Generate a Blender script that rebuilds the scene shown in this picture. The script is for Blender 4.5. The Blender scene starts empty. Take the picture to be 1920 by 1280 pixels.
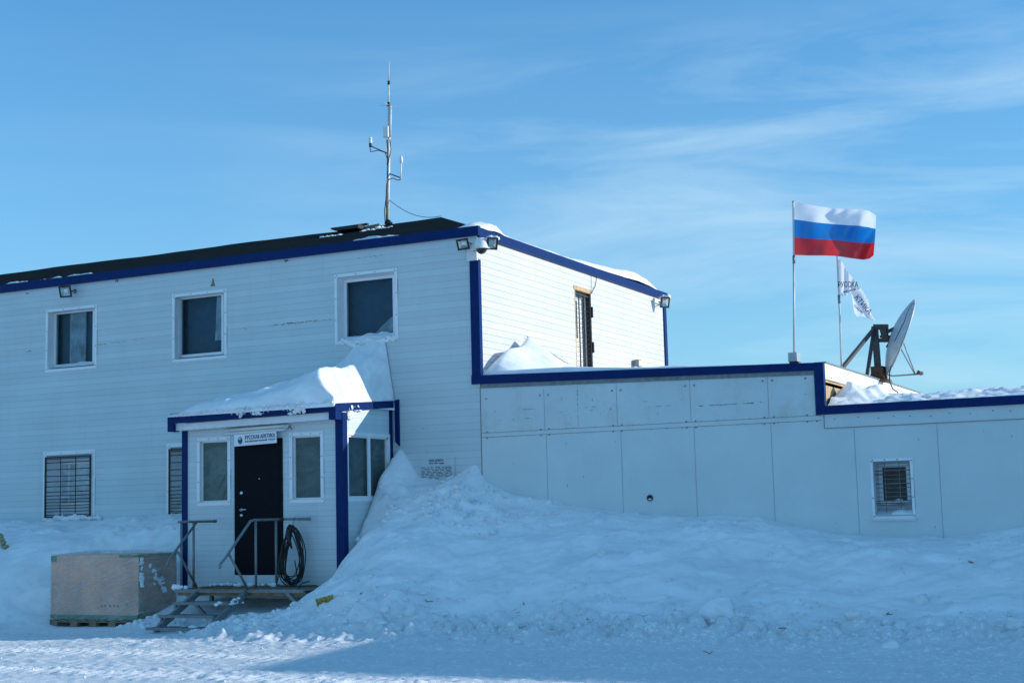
import bpy, math, random
import numpy as np
from mathutils import Vector, Matrix, noise as mnoise
random.seed(7)
S = bpy.context.scene
COL = S.collection
R = math.radians

# ------------------------------------------------------------------ camera, world, sun, exposure
YAW, PITCH, ROLL, FPX = R(-26.278), R(6.6846), R(-1.4711), 2698.2
cy, sy, cp, sp = math.cos(YAW), math.sin(YAW), math.cos(PITCH), math.sin(PITCH)
FW = Vector((sy * cp, cy * cp, sp))
_r = Vector((cy, -sy, 0)); _u = _r.cross(FW)
RT = math.cos(ROLL) * _r + math.sin(ROLL) * _u
UP = -math.sin(ROLL) * _r + math.cos(ROLL) * _u
CAM = Vector((0, 0, 1.65))
cam = bpy.data.cameras.new('camera')
cam.sensor_width = 36; cam.sensor_fit = 'HORIZONTAL'
cam.lens = FPX / 1920 * 36
cam.clip_end = 6000
co = bpy.data.objects.new('camera', cam); COL.objects.link(co)
co.matrix_world = Matrix(((RT.x, UP.x, -FW.x, CAM.x), (RT.y, UP.y, -FW.y, CAM.y), (RT.z, UP.z, -FW.z, CAM.z), (0, 0, 0, 1)))
S.camera = co

SUN_AZ, SUN_EL = R(23.3), R(16.3)          # azimuth from +X towards +Y
W = bpy.data.worlds.new('World'); S.world = W; W.use_nodes = True
nt = W.node_tree; bg = nt.nodes['Background']
sky = nt.nodes.new('ShaderNodeTexSky'); sky.sky_type = 'NISHITA'; sky.sun_disc = False
sky.sun_elevation = SUN_EL; sky.sun_rotation = R(90) - SUN_AZ
sky.air_density = 1.0; sky.dust_density = 0.0; sky.ozone_density = 3.0; sky.altitude = 0
tc = nt.nodes.new('ShaderNodeTexCoord')
mp = nt.nodes.new('ShaderNodeMapping'); mp.inputs['Scale'].default_value = (2.0, 2.0, 13.0)
mp.inputs['Rotation'].default_value = (0.06, 0.10, 0.3); mp.inputs['Location'].default_value = (0.9, 0.45, 1.1)
nt.links.new(tc.outputs['Generated'], mp.inputs[0])
n1 = nt.nodes.new('ShaderNodeTexNoise'); n1.inputs['Scale'].default_value = 1.6; n1.inputs['Detail'].default_value = 7
n1.inputs['Roughness'].default_value = .58; n1.inputs['Distortion'].default_value = .5
nt.links.new(mp.outputs[0], n1.inputs['Vector'])
cr = nt.nodes.new('ShaderNodeValToRGB'); cr.color_ramp.elements[0].position = .43; cr.color_ramp.elements[1].position = .82
nt.links.new(n1.outputs['Fac'], cr.inputs[0])
# cirrus only in one part of the sky
sx = nt.nodes.new('ShaderNodeSeparateXYZ'); nt.links.new(tc.outputs['Generated'], sx.inputs[0])
mr = nt.nodes.new('ShaderNodeMapRange'); mr.inputs[1].default_value = -.62; mr.inputs[2].default_value = -.3
mr.inputs[3].default_value = .06; mr.inputs[4].default_value = .66
nt.links.new(sx.outputs[0], mr.inputs[0])
mm = nt.nodes.new('ShaderNodeMath'); mm.operation = 'MULTIPLY'
nt.links.new(cr.outputs[0], mm.inputs[0]); nt.links.new(mr.outputs[0], mm.inputs[1])
mz = nt.nodes.new('ShaderNodeMapRange'); mz.inputs[1].default_value = .34; mz.inputs[2].default_value = .27; nt.links.new(sx.outputs[2], mz.inputs[0])
mm2 = nt.nodes.new('ShaderNodeMath'); mm2.operation = 'MULTIPLY'; nt.links.new(mm.outputs[0], mm2.inputs[0]); nt.links.new(mz.outputs[0], mm2.inputs[1]); mm = mm2
tint = nt.nodes.new('ShaderNodeMix'); tint.data_type = 'RGBA'; tint.blend_type = 'MULTIPLY'; tint.inputs[0].default_value = 1
tint.inputs[7].default_value = (0.10, 1.30, 1.93, 1)
nt.links.new(sky.outputs[0], tint.inputs[6])
mx = nt.nodes.new('ShaderNodeMix'); mx.data_type = 'RGBA'
mx.inputs[7].default_value = (6.2, 8.3, 9.6, 1)
# paler air towards the horizon
hz1 = nt.nodes.new('ShaderNodeMath'); hz1.operation = 'MAXIMUM'; hz1.inputs[1].default_value = 0; nt.links.new(sx.outputs[2], hz1.inputs[0])
hz2 = nt.nodes.new('ShaderNodeMath'); hz2.operation = 'MULTIPLY'; hz2.inputs[1].default_value = -4.2; nt.links.new(hz1.outputs[0], hz2.inputs[0])
hz3 = nt.nodes.new('ShaderNodeMath'); hz3.operation = 'EXPONENT'; nt.links.new(hz2.outputs[0], hz3.inputs[0])
hz4 = nt.nodes.new('ShaderNodeMath'); hz4.operation = 'MULTIPLY'; hz4.inputs[1].default_value = .85; nt.links.new(hz3.outputs[0], hz4.inputs[0])
hzm = nt.nodes.new('ShaderNodeMix'); hzm.data_type = 'RGBA'; hzm.inputs[7].default_value = (4.6, 6.5, 7.55, 1)
nt.links.new(hz4.outputs[0], hzm.inputs[0]); nt.links.new(tint.outputs[2], hzm.inputs[6])
zn = nt.nodes.new('ShaderNodeMapRange'); zn.inputs[1].default_value = .38; zn.inputs[2].default_value = .8; zn.inputs[4].default_value = .36; nt.links.new(sx.outputs[2], zn.inputs[0])  # sky overhead, out of view, brightened to lift light on the snow
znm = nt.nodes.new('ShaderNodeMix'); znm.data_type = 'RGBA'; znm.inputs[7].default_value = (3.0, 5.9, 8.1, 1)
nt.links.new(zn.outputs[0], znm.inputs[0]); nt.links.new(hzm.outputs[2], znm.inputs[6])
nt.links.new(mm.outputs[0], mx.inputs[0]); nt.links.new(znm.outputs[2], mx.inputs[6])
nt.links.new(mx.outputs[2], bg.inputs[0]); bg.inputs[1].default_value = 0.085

sd = bpy.data.lights.new('sun', 'SUN'); sd.energy = 3.3; sd.angle = R(.53); sd.color = (1, .985, .95)
so = bpy.data.objects.new('sun', sd); COL.objects.link(so)
SUNV = Vector((math.cos(SUN_EL) * math.cos(SUN_AZ), math.cos(SUN_EL) * math.sin(SUN_AZ), math.sin(SUN_EL)))
so.rotation_euler = SUNV.to_track_quat('Z', 'Y').to_euler(); so.location = SUNV * 60
S.view_settings.view_transform = 'Standard'; S.view_settings.look = 'None'
S.view_settings.exposure = 0.35; S.view_settings.gamma = 1

# ------------------------------------------------------------------ helpers
def ray(x, y): return FW + RT * ((x - 960) / FPX) - UP * ((y - 640) / FPX)
def PY(x, y, Y): d = ray(x, y); return CAM + d * ((Y - CAM.y) / d.y)      # point on the plane y = Y
def PX(x, y, X): d = ray(x, y); return CAM + d * ((X - CAM.x) / d.x)      # point on the plane x = X

WL = {}
def tag(o, label=None, cat=None, group=None, kind=None):
    if label: o['label'] = label
    if cat: o['category'] = cat
    if group: o['group'] = group
    if kind: o['kind'] = kind
    return o
def empty(name, loc, label, cat, group=None):
    o = bpy.data.objects.new(name, None); COL.objects.link(o); o.location = loc; o.empty_display_size = .2
    WL[o.name] = Vector(loc)
    return tag(o, label, cat, group)

class MB:
    def __init__(s): s.v = []; s.f = []; s.m = []; s.mi = 0; s.sm = []; s.smooth = False
    def face(s, idx): s.f.append(tuple(idx)); s.m.append(s.mi); s.sm.append(s.smooth)
    def quad(s, *p):
        b = len(s.v); s.v += [Vector(q) for q in p]; s.face(range(b, b + len(p)))
    def box(s, x0, x1, y0, y1, z0, z1):
        c = Vector(((x0 + x1) / 2, (y0 + y1) / 2, (z0 + z1) / 2))
        s.obox(c, Vector((1, 0, 0)), Vector((0, 1, 0)), Vector((0, 0, 1)), (x1 - x0) / 2, (y1 - y0) / 2, (z1 - z0) / 2)
    def obox(s, c, ax, ay, az, hx, hy, hz):
        b = len(s.v); c = Vector(c)
        for k in range(8):
            s.v.append(c + ax * (hx if k & 1 else -hx) + ay * (hy if k & 2 else -hy) + az * (hz if k & 4 else -hz))
        for q in ((0, 2, 3, 1), (4, 5, 7, 6), (0, 1, 5, 4), (2, 6, 7, 3), (0, 4, 6, 2), (1, 3, 7, 5)): s.face([b + i for i in q])
    def beam(s, a, b, w, h=None, up=(0, 0, 1)):
        a, b = Vector(a), Vector(b); d = b - a; L = d.length; d.normalize()
        x = d.cross(Vector(up))
        if x.length < 1e-4: x = d.cross(Vector((0, 1, 0)))
        x.normalize(); y = x.cross(d)
        s.obox((a + b) / 2, x, d, y, w / 2, L / 2, (h or w) / 2)
    def tube(s, pts, r, n=8, cap=True):
        pts = [Vector(p) for p in pts]; rs = r if isinstance(r, (list, tuple)) else [r] * len(pts)
        b = len(s.v); N = len(pts); ref = None; old = s.smooth
        for i, p in enumerate(pts):
            t = (pts[min(i + 1, N - 1)] - pts[max(i - 1, 0)]).normalized()
            if ref is None:
                ref = t.cross(Vector((0, 0, 1)))
                if ref.length < .05: ref = t.cross(Vector((0, 1, 0)))
            ref = (ref - t * ref.dot(t)).normalized(); o = t.cross(ref)
            for k in range(n):
                a = 2 * math.pi * k / n; s.v.append(p + (ref * math.cos(a) + o * math.sin(a)) * rs[i])
        s.smooth = n > 4
        for i in range(N - 1):
            for k in range(n):
                k2 = (k + 1) % n; s.face((b + i * n + k, b + i * n + k2, b + (i + 1) * n + k2, b + (i + 1) * n + k))
        s.smooth = False
        if cap:
            s.face([b + k for k in reversed(range(n))]); s.face([b + (N - 1) * n + k for k in range(n)])
        s.smooth = old
    def lathe(s, base, axis, prof, n=20):
        axis = Vector(axis).normalized(); x = axis.cross(Vector((0, 0, 1)))
        if x.length < .05: x = Vector((1, 0, 0))
        x.normalize(); y = axis.cross(x); b = len(s.v); base = Vector(base); old = s.smooth; s.smooth = True
        for (h, r) in prof:
            for k in range(n):
                a = 2 * math.pi * k / n; s.v.append(base + axis * h + (x * math.cos(a) + y * math.sin(a)) * r)
        for i in range(len(prof) - 1):
            for k in range(n):
                k2 = (k + 1) % n; s.face((b + i * n + k, b + i * n + k2, b + (i + 1) * n + k2, b + (i + 1) * n + k))
        s.smooth = old
    def build(s, name, mats, parent=None, bevel=0, label=None):
        me = bpy.data.meshes.new(name)
        c = Vector((sum(v.x for v in s.v), sum(v.y for v in s.v), sum(v.z for v in s.v))) / len(s.v) if parent else Vector((0, 0, 0))
        if parent is None:
            xs = [v.x for v in s.v]; ys = [v.y for v in s.v]
            c = Vector(((min(xs) + max(xs)) / 2, (min(ys) + max(ys)) / 2, min(v.z for v in s.v)))
        me.from_pydata([v - c for v in s.v], [], s.f)
        for m in (mats if isinstance(mats, (list, tuple)) else [mats]): me.materials.append(m)
        me.polygons.foreach_set('material_index', s.m); me.polygons.foreach_set('use_smooth', s.sm)
        me.update()
        o = bpy.data.objects.new(name, me); COL.objects.link(o); WL[o.name] = c
        o.location = c
        if parent is not None: o.parent = parent; o.location = c - WL[parent.name]
        if bevel:
            b = o.modifiers.new('bevel', 'BEVEL'); b.width = bevel; b.segments = 2; b.limit_method = 'ANGLE'
        if label: o['label'] = label
        return o

def nodes(name):
    m = bpy.data.materials.new(name); m.use_nodes = True; t = m.node_tree
    return m, t, t.nodes['Principled BSDF']
def mth(t, op, a, b=None, c=None):
    n = t.nodes.new('ShaderNodeMath'); n.operation = op
    for i, v in enumerate((a, b, c)):
        if v is None: continue
        if hasattr(v, 'links'): t.links.new(v, n.inputs[i])
        else: n.inputs[i].default_value = v
    return n.outputs[0]
def mapr(t, v, a, b, c=0., d=1.):
    n = t.nodes.new('ShaderNodeMapRange')
    t.links.new(v, n.inputs[0])
    for i, q in enumerate((a, b, c, d)): n.inputs[i + 1].default_value = q
    return n.outputs[0]
def pos(t): return t.nodes.new('ShaderNodeNewGeometry').outputs['Position']
def noise(t, sc, vec=None, scale3=(1, 1, 1), det=4, rough=.55, dist=0):
    mpn = t.nodes.new('ShaderNodeMapping'); mpn.inputs['Scale'].default_value = scale3
    t.links.new(vec if vec is not None else pos(t), mpn.inputs[0])
    n = t.nodes.new('ShaderNodeTexNoise'); n.inputs['Scale'].default_value = sc; n.inputs['Detail'].default_value = det
    n.inputs['Roughness'].default_value = rough; n.inputs['Distortion'].default_value = dist
    t.links.new(mpn.outputs[0], n.inputs['Vector']); return n.outputs['Fac']
def mixc(t, f, a, b, mode='MIX'):
    n = t.nodes.new('ShaderNodeMix'); n.data_type = 'RGBA'; n.blend_type = mode
    for i, v in ((0, f), (6, a), (7, b)):
        if hasattr(v, 'links'): t.links.new(v, n.inputs[i])
        else: n.inputs[i].default_value = v if i == 0 else (v if len(v) == 4 else (*v, 1))
    return n.outputs[2]
def bump(t, p, h, st, d=.01):
    b = t.nodes.new('ShaderNodeBump'); b.inputs['Strength'].default_value = st; b.inputs['Distance'].default_value = d
    t.links.new(h, b.inputs['Height']); t.links.new(b.outputs[0], p.inputs['Normal'])

def simple(name, col, rough=.5, metal=0, var=.12, vs=6, bmp=0, spec=.5, bs=40):
    m, t, p = nodes(name)
    n = noise(t, vs, det=5); k = mapr(t, n, .3, .7, 1 - var, 1 + var)
    n2 = mixc(t, 1., (*col, 1), (1, 1, 1, 1), 'MULTIPLY')
    c = t.nodes.new('ShaderNodeVectorMath'); c.operation = 'SCALE'; t.links.new(n2, c.inputs[0]); t.links.new(k, c.inputs['Scale'])
    t.links.new(c.outputs[0], p.inputs['Base Color'])
    p.inputs['Roughness'].default_value = rough; p.inputs['Metallic'].default_value = metal
    p.inputs['Specular IOR Level'].default_value = spec
    if bmp: bump(t, p, noise(t, bs, det=3), bmp)
    return m

def siding(name, pitch, off, axis, base=(.80, .80, .81), nail=0., nail_off=0., stain=.25, lw=.062, lf=(.2, .5)):
    m, t, p = nodes(name); P = pos(t)
    sp_ = t.nodes.new('ShaderNodeSeparateXYZ'); t.links.new(P, sp_.inputs[0]); z = sp_.outputs[2]; h = sp_.outputs[0 if axis == 'X' else 1]
    wob = mapr(t, noise(t, .7, P, (1, 1, .1), 2), 0, 1, -.006, .006)
    q = mth(t, 'MODULO', mth(t, 'ADD', mth(t, 'DIVIDE', mth(t, 'ADD', z, wob), pitch), 20 + off), 1.)
    line = mth(t, 'LESS_THAN', q, lw)                                   # the open joint under each board
    row = mth(t, 'FLOOR', mth(t, 'ADD', mth(t, 'DIVIDE', z, pitch), 20 + off))
    wn = t.nodes.new('ShaderNodeTexWhiteNoise'); wn.noise_dimensions = '1D'; t.links.new(row, wn.inputs['W'])
    tone = mapr(t, wn.outputs['Value'], 0, 1, .955, 1.03)
    bl = noise(t, 1.1, P, (1, 1, .6), 5, .6)
    tone = mth(t, 'MULTIPLY', tone, mapr(t, bl, .25, .75, .93, 1.05))
    v = t.nodes.new('ShaderNodeVectorMath'); v.operation = 'SCALE'; v.inputs[0].default_value = base; t.links.new(tone, v.inputs['Scale'])
    # dirt: runs down the wall, and rusty scuffs in long thin marks
    st = mapr(t, noise(t, 3.0, P, (2.5, 2.5, .25), 6, .65), .58, .8, 0, stain)
    c1 = mixc(t, st, v.outputs[0], (.42, .40, .35, 1))
    sc = mapr(t, noise(t, 5., P, (.9, .9, 14), 6, .7), .70, .78, 0, .55)
    sc = mth(t, 'MULTIPLY', sc, mth(t, 'LESS_THAN', q, .25))
    c2 = mixc(t, sc, c1, (.20, .17, .13, 1))
    lfac = mth(t, 'MULTIPLY', line, mapr(t, noise(t, 2.2, P, (1, 1, 6), 3), .3, .7, *lf))
    c3 = mixc(t, lfac, c2, (.20, .21, .23, 1))
    if nail:
        dz = mth(t, 'ABSOLUTE', mth(t, 'SUBTRACT', q, .5))
        hh = mth(t, 'MODULO', mth(t, 'ADD', mth(t, 'DIVIDE', h, nail), 40 + nail_off), 1.)
        dh = mth(t, 'MULTIPLY', mth(t, 'ABSOLUTE', mth(t, 'SUBTRACT', hh, .5)), nail)
        dd = mth(t, 'SQRT', mth(t, 'ADD', mth(t, 'POWER', mth(t, 'MULTIPLY', dz, pitch), 2.), mth(t, 'POWER', dh, 2.)))
        c3 = mixc(t, mth(t, 'LESS_THAN', dd, .009), c3, (.3, .27, .25, 1))
    t.links.new(c3, p.inputs['Base Color']); p.inputs['Roughness'].default_value = .55
    p.inputs['Specular IOR Level'].default_value = .3
    hgt = mth(t, 'ADD', mth(t, 'MULTIPLY', q, -.3), mth(t, 'MULTIPLY', line, -1.2))
    hgt = mth(t, 'ADD', hgt, mth(t, 'MULTIPLY', noise(t, 2.0, P, (1, 1, 2), 3), 1.5))
    bump(t, p, hgt, .35, .01)
    return m

def panelmat(name, base):
    m, t, p = nodes(name); P = pos(t)
    bl = noise(t, .9, P, (1, 1, 1), 6, .62)
    v = t.nodes.new('ShaderNodeVectorMath'); v.operation = 'SCALE'; v.inputs[0].default_value = base
    t.links.new(mapr(t, bl, .25, .75, .9, 1.06), v.inputs['Scale'])
    z = t.nodes.new('ShaderNodeSeparateXYZ'); t.links.new(P, z.inputs[0])
    up = mapr(t, z.outputs[2], 2.8, 2.9, .15, 1.)                          # the old upper boards are the scuffed ones
    st = mth(t, 'MULTIPLY', mapr(t, noise(t, 2.2, P, (1, 1, .7), 6, .7), .50, .8, 0, .6), up)
    c1 = mixc(t, st, v.outputs[0], (.46, .43, .34, 1))
    a = mth(t, 'MULTIPLY', mapr(t, noise(t, 7., P, (.6, .6, 5), 6, .75), .69, .76, 0, .8), up)
    b = mth(t, 'MULTIPLY', mapr(t, noise(t, 7., P, (6, 6, .8), 6, .75), .71, .77, 0, .8), up)
    c2 = mixc(t, mth(t, 'MAXIMUM', a, b), c1, (.13, .11, .09, 1))
    t.links.new(c2, p.inputs['Base Color']); p.inputs['Roughness'].default_value = .5; p.inputs['Specular IOR Level'].default_value = .3
    bump(t, p, bl, .6, .06)
    return m

def glassmat(name, frost=.0, fcol=(.3, .36, .36), tintc=(.5, .6, .66), ice=False):
    m = bpy.data.materials.new(name); m.use_nodes = True; t = m.node_tree
    for n in list(t.nodes): t.nodes.remove(n)
    out = t.nodes.new('ShaderNodeOutputMaterial'); tr = t.nodes.new('ShaderNodeBsdfTransparent'); tr.inputs[0].default_value = (*tintc, 1)
    gl = t.nodes.new('ShaderNodeBsdfGlossy'); gl.inputs['Roughness'].default_value = .04; gl.inputs[0].default_value = (.9, .95, 1, 1)
    bp = t.nodes.new('ShaderNodeBump'); bp.inputs['Strength'].default_value = .05; bp.inputs['Distance'].default_value = .02
    t.links.new(noise(t, 1.5), bp.inputs['Height']); t.links.new(bp.outputs[0], gl.inputs['Normal'])
    fr = t.nodes.new('ShaderNodeFresnel'); fr.inputs[0].default_value = 1.5
    df = t.nodes.new('ShaderNodeBsdfDiffuse')
    nn = noise(t, 3.2, None, (1, 1, 1.4), 6, .62, .8)
    t.links.new(mixc(t, mapr(t, nn, .35, .65), (*[c * .78 for c in fcol], 1), (*fcol, 1)), df.inputs[0])
    a = t.nodes.new('ShaderNodeMixShader')
    t.links.new(mapr(t, nn, .3, .7, frost * .8, min(1, frost * 1.15)), a.inputs[0])
    t.links.new(tr.outputs[0], a.inputs[1]); t.links.new(df.outputs[0], a.inputs[2])
    b = t.nodes.new('ShaderNodeMixShader'); t.links.new(mth(t, 'MULTIPLY', fr.outputs[0], .42), b.inputs[0])
    t.links.new(a.outputs[0], b.inputs[1]); t.links.new(gl.outputs[0], b.inputs[2]); t.links.new(b.outputs[0], out.inputs[0])
    return m

def snowmat(name, fine=1., col=(.90, .91, .93), road=False):
    m, t, p = nodes(name); P = pos(t)
    n = noise(t, 2.2, P, (.6, 1.3, 1.3), 7, .66, .6)
    old = tuple(q * .86 for q in col); new = tuple(min(.98, q * 1.07) for q in col)
    c = mixc(t, mapr(t, n, .36, .68), (*old, 1), (*new, 1))
    if road:
        z = t.nodes.new('ShaderNodeSeparateXYZ'); t.links.new(P, z.inputs[0])
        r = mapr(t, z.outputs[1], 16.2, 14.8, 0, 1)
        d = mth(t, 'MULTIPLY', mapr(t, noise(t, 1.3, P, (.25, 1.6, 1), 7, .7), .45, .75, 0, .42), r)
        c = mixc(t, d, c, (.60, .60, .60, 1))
        fl = mth(t, 'MAXIMUM', mapr(t, noise(t, 22., P, (.8, 1.3, 1), 3, .6), .54, .64), mapr(t, noise(t, 9., P, (.8, 1.5, 1), 4, .7), .60, .68, 0, .8))
        band = mapr(t, noise(t, .8, P, (.15, 2.2, 1), 3), .35, .6, .25, 1)
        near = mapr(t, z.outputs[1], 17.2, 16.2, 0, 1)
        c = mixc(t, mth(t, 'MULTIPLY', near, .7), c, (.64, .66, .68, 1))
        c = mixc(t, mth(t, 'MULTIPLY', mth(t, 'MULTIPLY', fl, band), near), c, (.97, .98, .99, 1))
        sp2 = mapr(t, noise(t, 26., P, (1, 1, 1), 2, .5), .76, .8, 0, .7)
        c = mixc(t, mth(t, 'MULTIPLY', sp2, mapr(t, noise(t, .9, P), .5, .7)), c, (.25, .23, .2, 1))
    t.links.new(c, p.inputs['Base Color']); p.inputs['Roughness'].default_value = .62
    p.inputs['Specular IOR Level'].default_value = .35
    h = mth(t, 'ADD', mth(t, 'MULTIPLY', noise(t, 11 * fine, P, (1, 1, 1), 5, .65), .6), mth(t, 'MULTIPLY', noise(t, 45 * fine, P, (1, 1, 1), 3, .6), .22))
    bump(t, p, h, .38 if road else .3, .045)
    return m

M = {}
M['siding'] = siding('painted_board_siding', .109, .2, 'X', (.58, .665, .68))  # same paint as the end boards, shade's blue put into its colour
M['siding_end'] = siding('painted_board_end', .109, .2, 'Y', (.62, .62, .61), nail=.95, nail_off=.2, stain=.04, lw=.09, lf=(.5, .75))  # sunlit copy: neutral paint, joints darkened so the sun leaves them visible
M['siding_porch'] = siding('porch_board', .083, .3, 'X', (.62, .69, .71), stain=.3)
M['panel'] = panelmat('white_panel', (.64, .70, .70))
M['white'] = simple('white_paint', (.80, .82, .83), .4, var=.05, vs=3)
M['whitetrim'] = simple('white_sheet', (.76, .79, .80), .35, var=.06, vs=4)
M['reveal'] = simple('grey_sheet', (.62, .66, .70), .4, var=.08)
M['blue'] = simple('blue_sheet', (.001, .021, .115), .45, var=.15, vs=9, spec=.12)
M['groove'] = simple('dark_joint', (.21, .215, .22), .8)
M['roof'] = simple('bitumen_roof', (.009, .015, .016), 1., var=.35, vs=3, bmp=.6, bs=25, spec=.03)
M['black'] = simple('black_iron', (.015, .015, .016), .55, var=.3)
M['rust'] = simple('rusty_iron', (.14, .06, .03), .85, var=.4, vs=20)
M['galv'] = simple('galvanised_steel', (.20, .22, .23), .5, metal=.3, var=.2, vs=14)
M['wood'] = simple('raw_wood', (.50, .33, .16), .7, var=.25, vs=12)
M['oldwood'] = simple('old_wood', (.24, .17, .11), .8, var=.35, vs=9)
M['glass'] = glassmat('window_glass', .0)
M['glassp'] = glassmat('porch_glass', .55, (.17, .24, .24), (.6, .66, .62))
M['glassl'] = glassmat('lower_glass', .9, (.62, .72, .78), (.75, .82, .86))
M['glassd'] = glassmat('dirty_glass', .45, (.10, .12, .12), (.5, .55, .55))
M['room'] = simple('dark_room', (.13, .22, .29), .9)
M['curtain'] = simple('curtain_cloth', (.85, .88, .88), .9, var=.35, vs=5)
M['doorm'] = simple('black_door', (.006, .006, .010), .7, var=.2, vs=20, spec=.12)
M['chrome'] = simple('chrome', (.7, .7, .7), .2, metal=1, var=.02)
M['snow'] = snowmat('snow')
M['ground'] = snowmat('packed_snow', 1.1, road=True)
M['lamp'] = simple('lamp_housing', (.42, .45, .46), .4, metal=.2)
M['lampw'] = simple('lamp_white', (.78, .78, .76), .4, var=.05)
M['sign'] = simple('sign_white', (.82, .83, .86), .35, var=.02)
M['ink'] = simple('ink', (.02, .025, .06), .6)
M['teal'] = simple('logo_teal', (.05, .27, .33), .5)
M['navy'] = simple('logo_navy', (.01, .03, .10), .5)
M['rubber'] = simple('rubber_cable', (.012, .012, .012), .5)
M['pole'] = simple('pole_paint', (.62, .63, .60), .4, var=.08)
M['polew'] = simple('mast_tube', (.62, .58, .55), .45, var=.2, vs=18)
M['steelpaint'] = simple('brown_steel', (.065, .055, .055), .6, var=.25, vs=10)
M['dish'] = simple('dish_paint', (.44, .50, .51), .4, var=.08)
M['dome'] = simple('dome_dark', (.03, .022, .018), .08, var=.1)
M['orange'] = simple('orange_plastic', (.45, .12, .03), .5)
M['cardboard'] = simple('cardboard', (.84, .43, .27), .85, var=.3, vs=2.5)
M['green'] = simple('green_tape', (.03, .17, .05), .4)
M['yellow'] = simple('yellow_plastic', (.42, .32, .06), .5, var=.3, vs=30)
M['frost'] = simple('frosted_edge', (.30, .33, .36), .9, var=.4, vs=25, bmp=.5)

# the shiny lamp glass: aluminium reflector under a pane
def lensmat():
    m, t, p = nodes('lamp_lens')
    t.links.new(mixc(t, mapr(t, noise(t, 14., None, (1, 1, 1), 2), .35, .65), (.55, .62, .58, 1), (.85, .9, .88, 1)), p.inputs['Base Color'])
    p.inputs['Roughness'].default_value = .22; p.inputs['Metallic'].default_value = .55; return m
M['lens'] = lensmat()

def cloth(name, col, tr=.45):
    m = bpy.data.materials.new(name); m.use_nodes = True; t = m.node_tree
    for n in list(t.nodes): t.nodes.remove(n)
    out = t.nodes.new('ShaderNodeOutputMaterial'); d = t.nodes.new('ShaderNodeBsdfDiffuse'); q = t.nodes.new('ShaderNodeBsdfTranslucent')
    g = t.nodes.new('ShaderNodeBsdfGlossy'); g.inputs['Roughness'].default_value = .35
    k = mixc(t, mapr(t, noise(t, 9.), .3, .7), (*[c * .92 for c in col], 1), (*col, 1))
    t.links.new(k, d.inputs[0]); t.links.new(k, q.inputs[0])
    a = t.nodes.new('ShaderNodeMixShader'); a.inputs[0].default_value = tr; t.links.new(d.outputs[0], a.inputs[1]); t.links.new(q.outputs[0], a.inputs[2])
    b = t.nodes.new('ShaderNodeMixShader'); b.inputs[0].default_value = .06; t.links.new(a.outputs[0], b.inputs[1]); t.links.new(g.outputs[0], b.inputs[2])
    t.links.new(b.outputs[0], out.inputs[0]); return m
M['fw'] = cloth('flag_white', (.93, .93, .97), .5); M['fb'] = cloth('flag_blue', (.004, .21, .60)); M['fr'] = cloth('flag_red', (.68, .02, .03))

def text(body, w, h, cx, cz, yy, mat, name, parent, rot=0., bold=0.0, shear=0.):
    """flat lettering in a plane facing -Y, fitted into w x h metres about (cx, cz)"""
    c = bpy.data.curves.new(name, 'FONT'); c.body = body; c.size = 1; c.offset = bold; c.extrude = .004; c.resolution_u = 3; c.shear = shear
    o = bpy.data.objects.new(name + '_tmp', c); COL.objects.link(o)
    bpy.context.view_layer.update()
    me = bpy.data.meshes.new_from_object(o.evaluated_get(bpy.context.evaluated_depsgraph_get()))
    bpy.data.objects.remove(o)
    vs = np.array([v.co[:] for v in me.vertices]); mn = vs.min(0); mxx = vs.max(0)
    sx_, sz_ = w / (mxx[0] - mn[0]), h / (mxx[1] - mn[1]); ca, sa = math.cos(rot), math.sin(rot)
    for v in me.vertices:
        a = (v.co.x - (mn[0] + mxx[0]) / 2) * sx_; b = (v.co.y - (mn[1] + mxx[1]) / 2) * sz_
        v.co = (a * ca - b * sa, -v.co.z * .3, a * sa + b * ca)
    me.materials.clear(); me.materials.append(mat)
    t = bpy.data.objects.new(name, me); COL.objects.link(t); wl = Vector((cx, yy, cz)); WL[t.name] = wl
    t.location = wl
    if parent is not None: t.parent = parent; t.location = wl - WL[parent.name]
    return t

# ------------------------------------------------------------------ value noise for height fields
def vnoise(x, y, seed):
    rs = np.random.RandomState(seed); N = 256; g = rs.rand(N, N)
    xi = np.floor(x).astype(int); yi = np.floor(y).astype(int); fx = x - xi; fy = y - yi
    fx = fx * fx * fx * (fx * (fx * 6 - 15) + 10); fy = fy * fy * fy * (fy * (fy * 6 - 15) + 10)
    a = g[xi % N, yi % N]; b = g[(xi + 1) % N, yi % N]; c = g[xi % N, (yi + 1) % N]; d = g[(xi + 1) % N, (yi + 1) % N]
    return (a * (1 - fx) + b * fx) * (1 - fy) + (c * (1 - fx) + d * fx) * fy - .5
def fbm(x, y, sc, seed, oct=4, rough=.5, ax=1., ay=1., rot=0.):
    c, s_ = math.cos(rot), math.sin(rot); u = (x * c + y * s_) * ax; v = (-x * s_ + y * c) * ay
    o = 0; a = 1; f = 1 / sc
    for k in range(oct): o = o + a * vnoise(u * f + 17.3 * k, v * f + 9.1 * k, seed + k); a *= rough; f *= 2.03
    return o
def sm(a, b, x): t = np.clip((x - a) / (b - a), 0, 1); return t * t * (3 - 2 * t)
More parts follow.
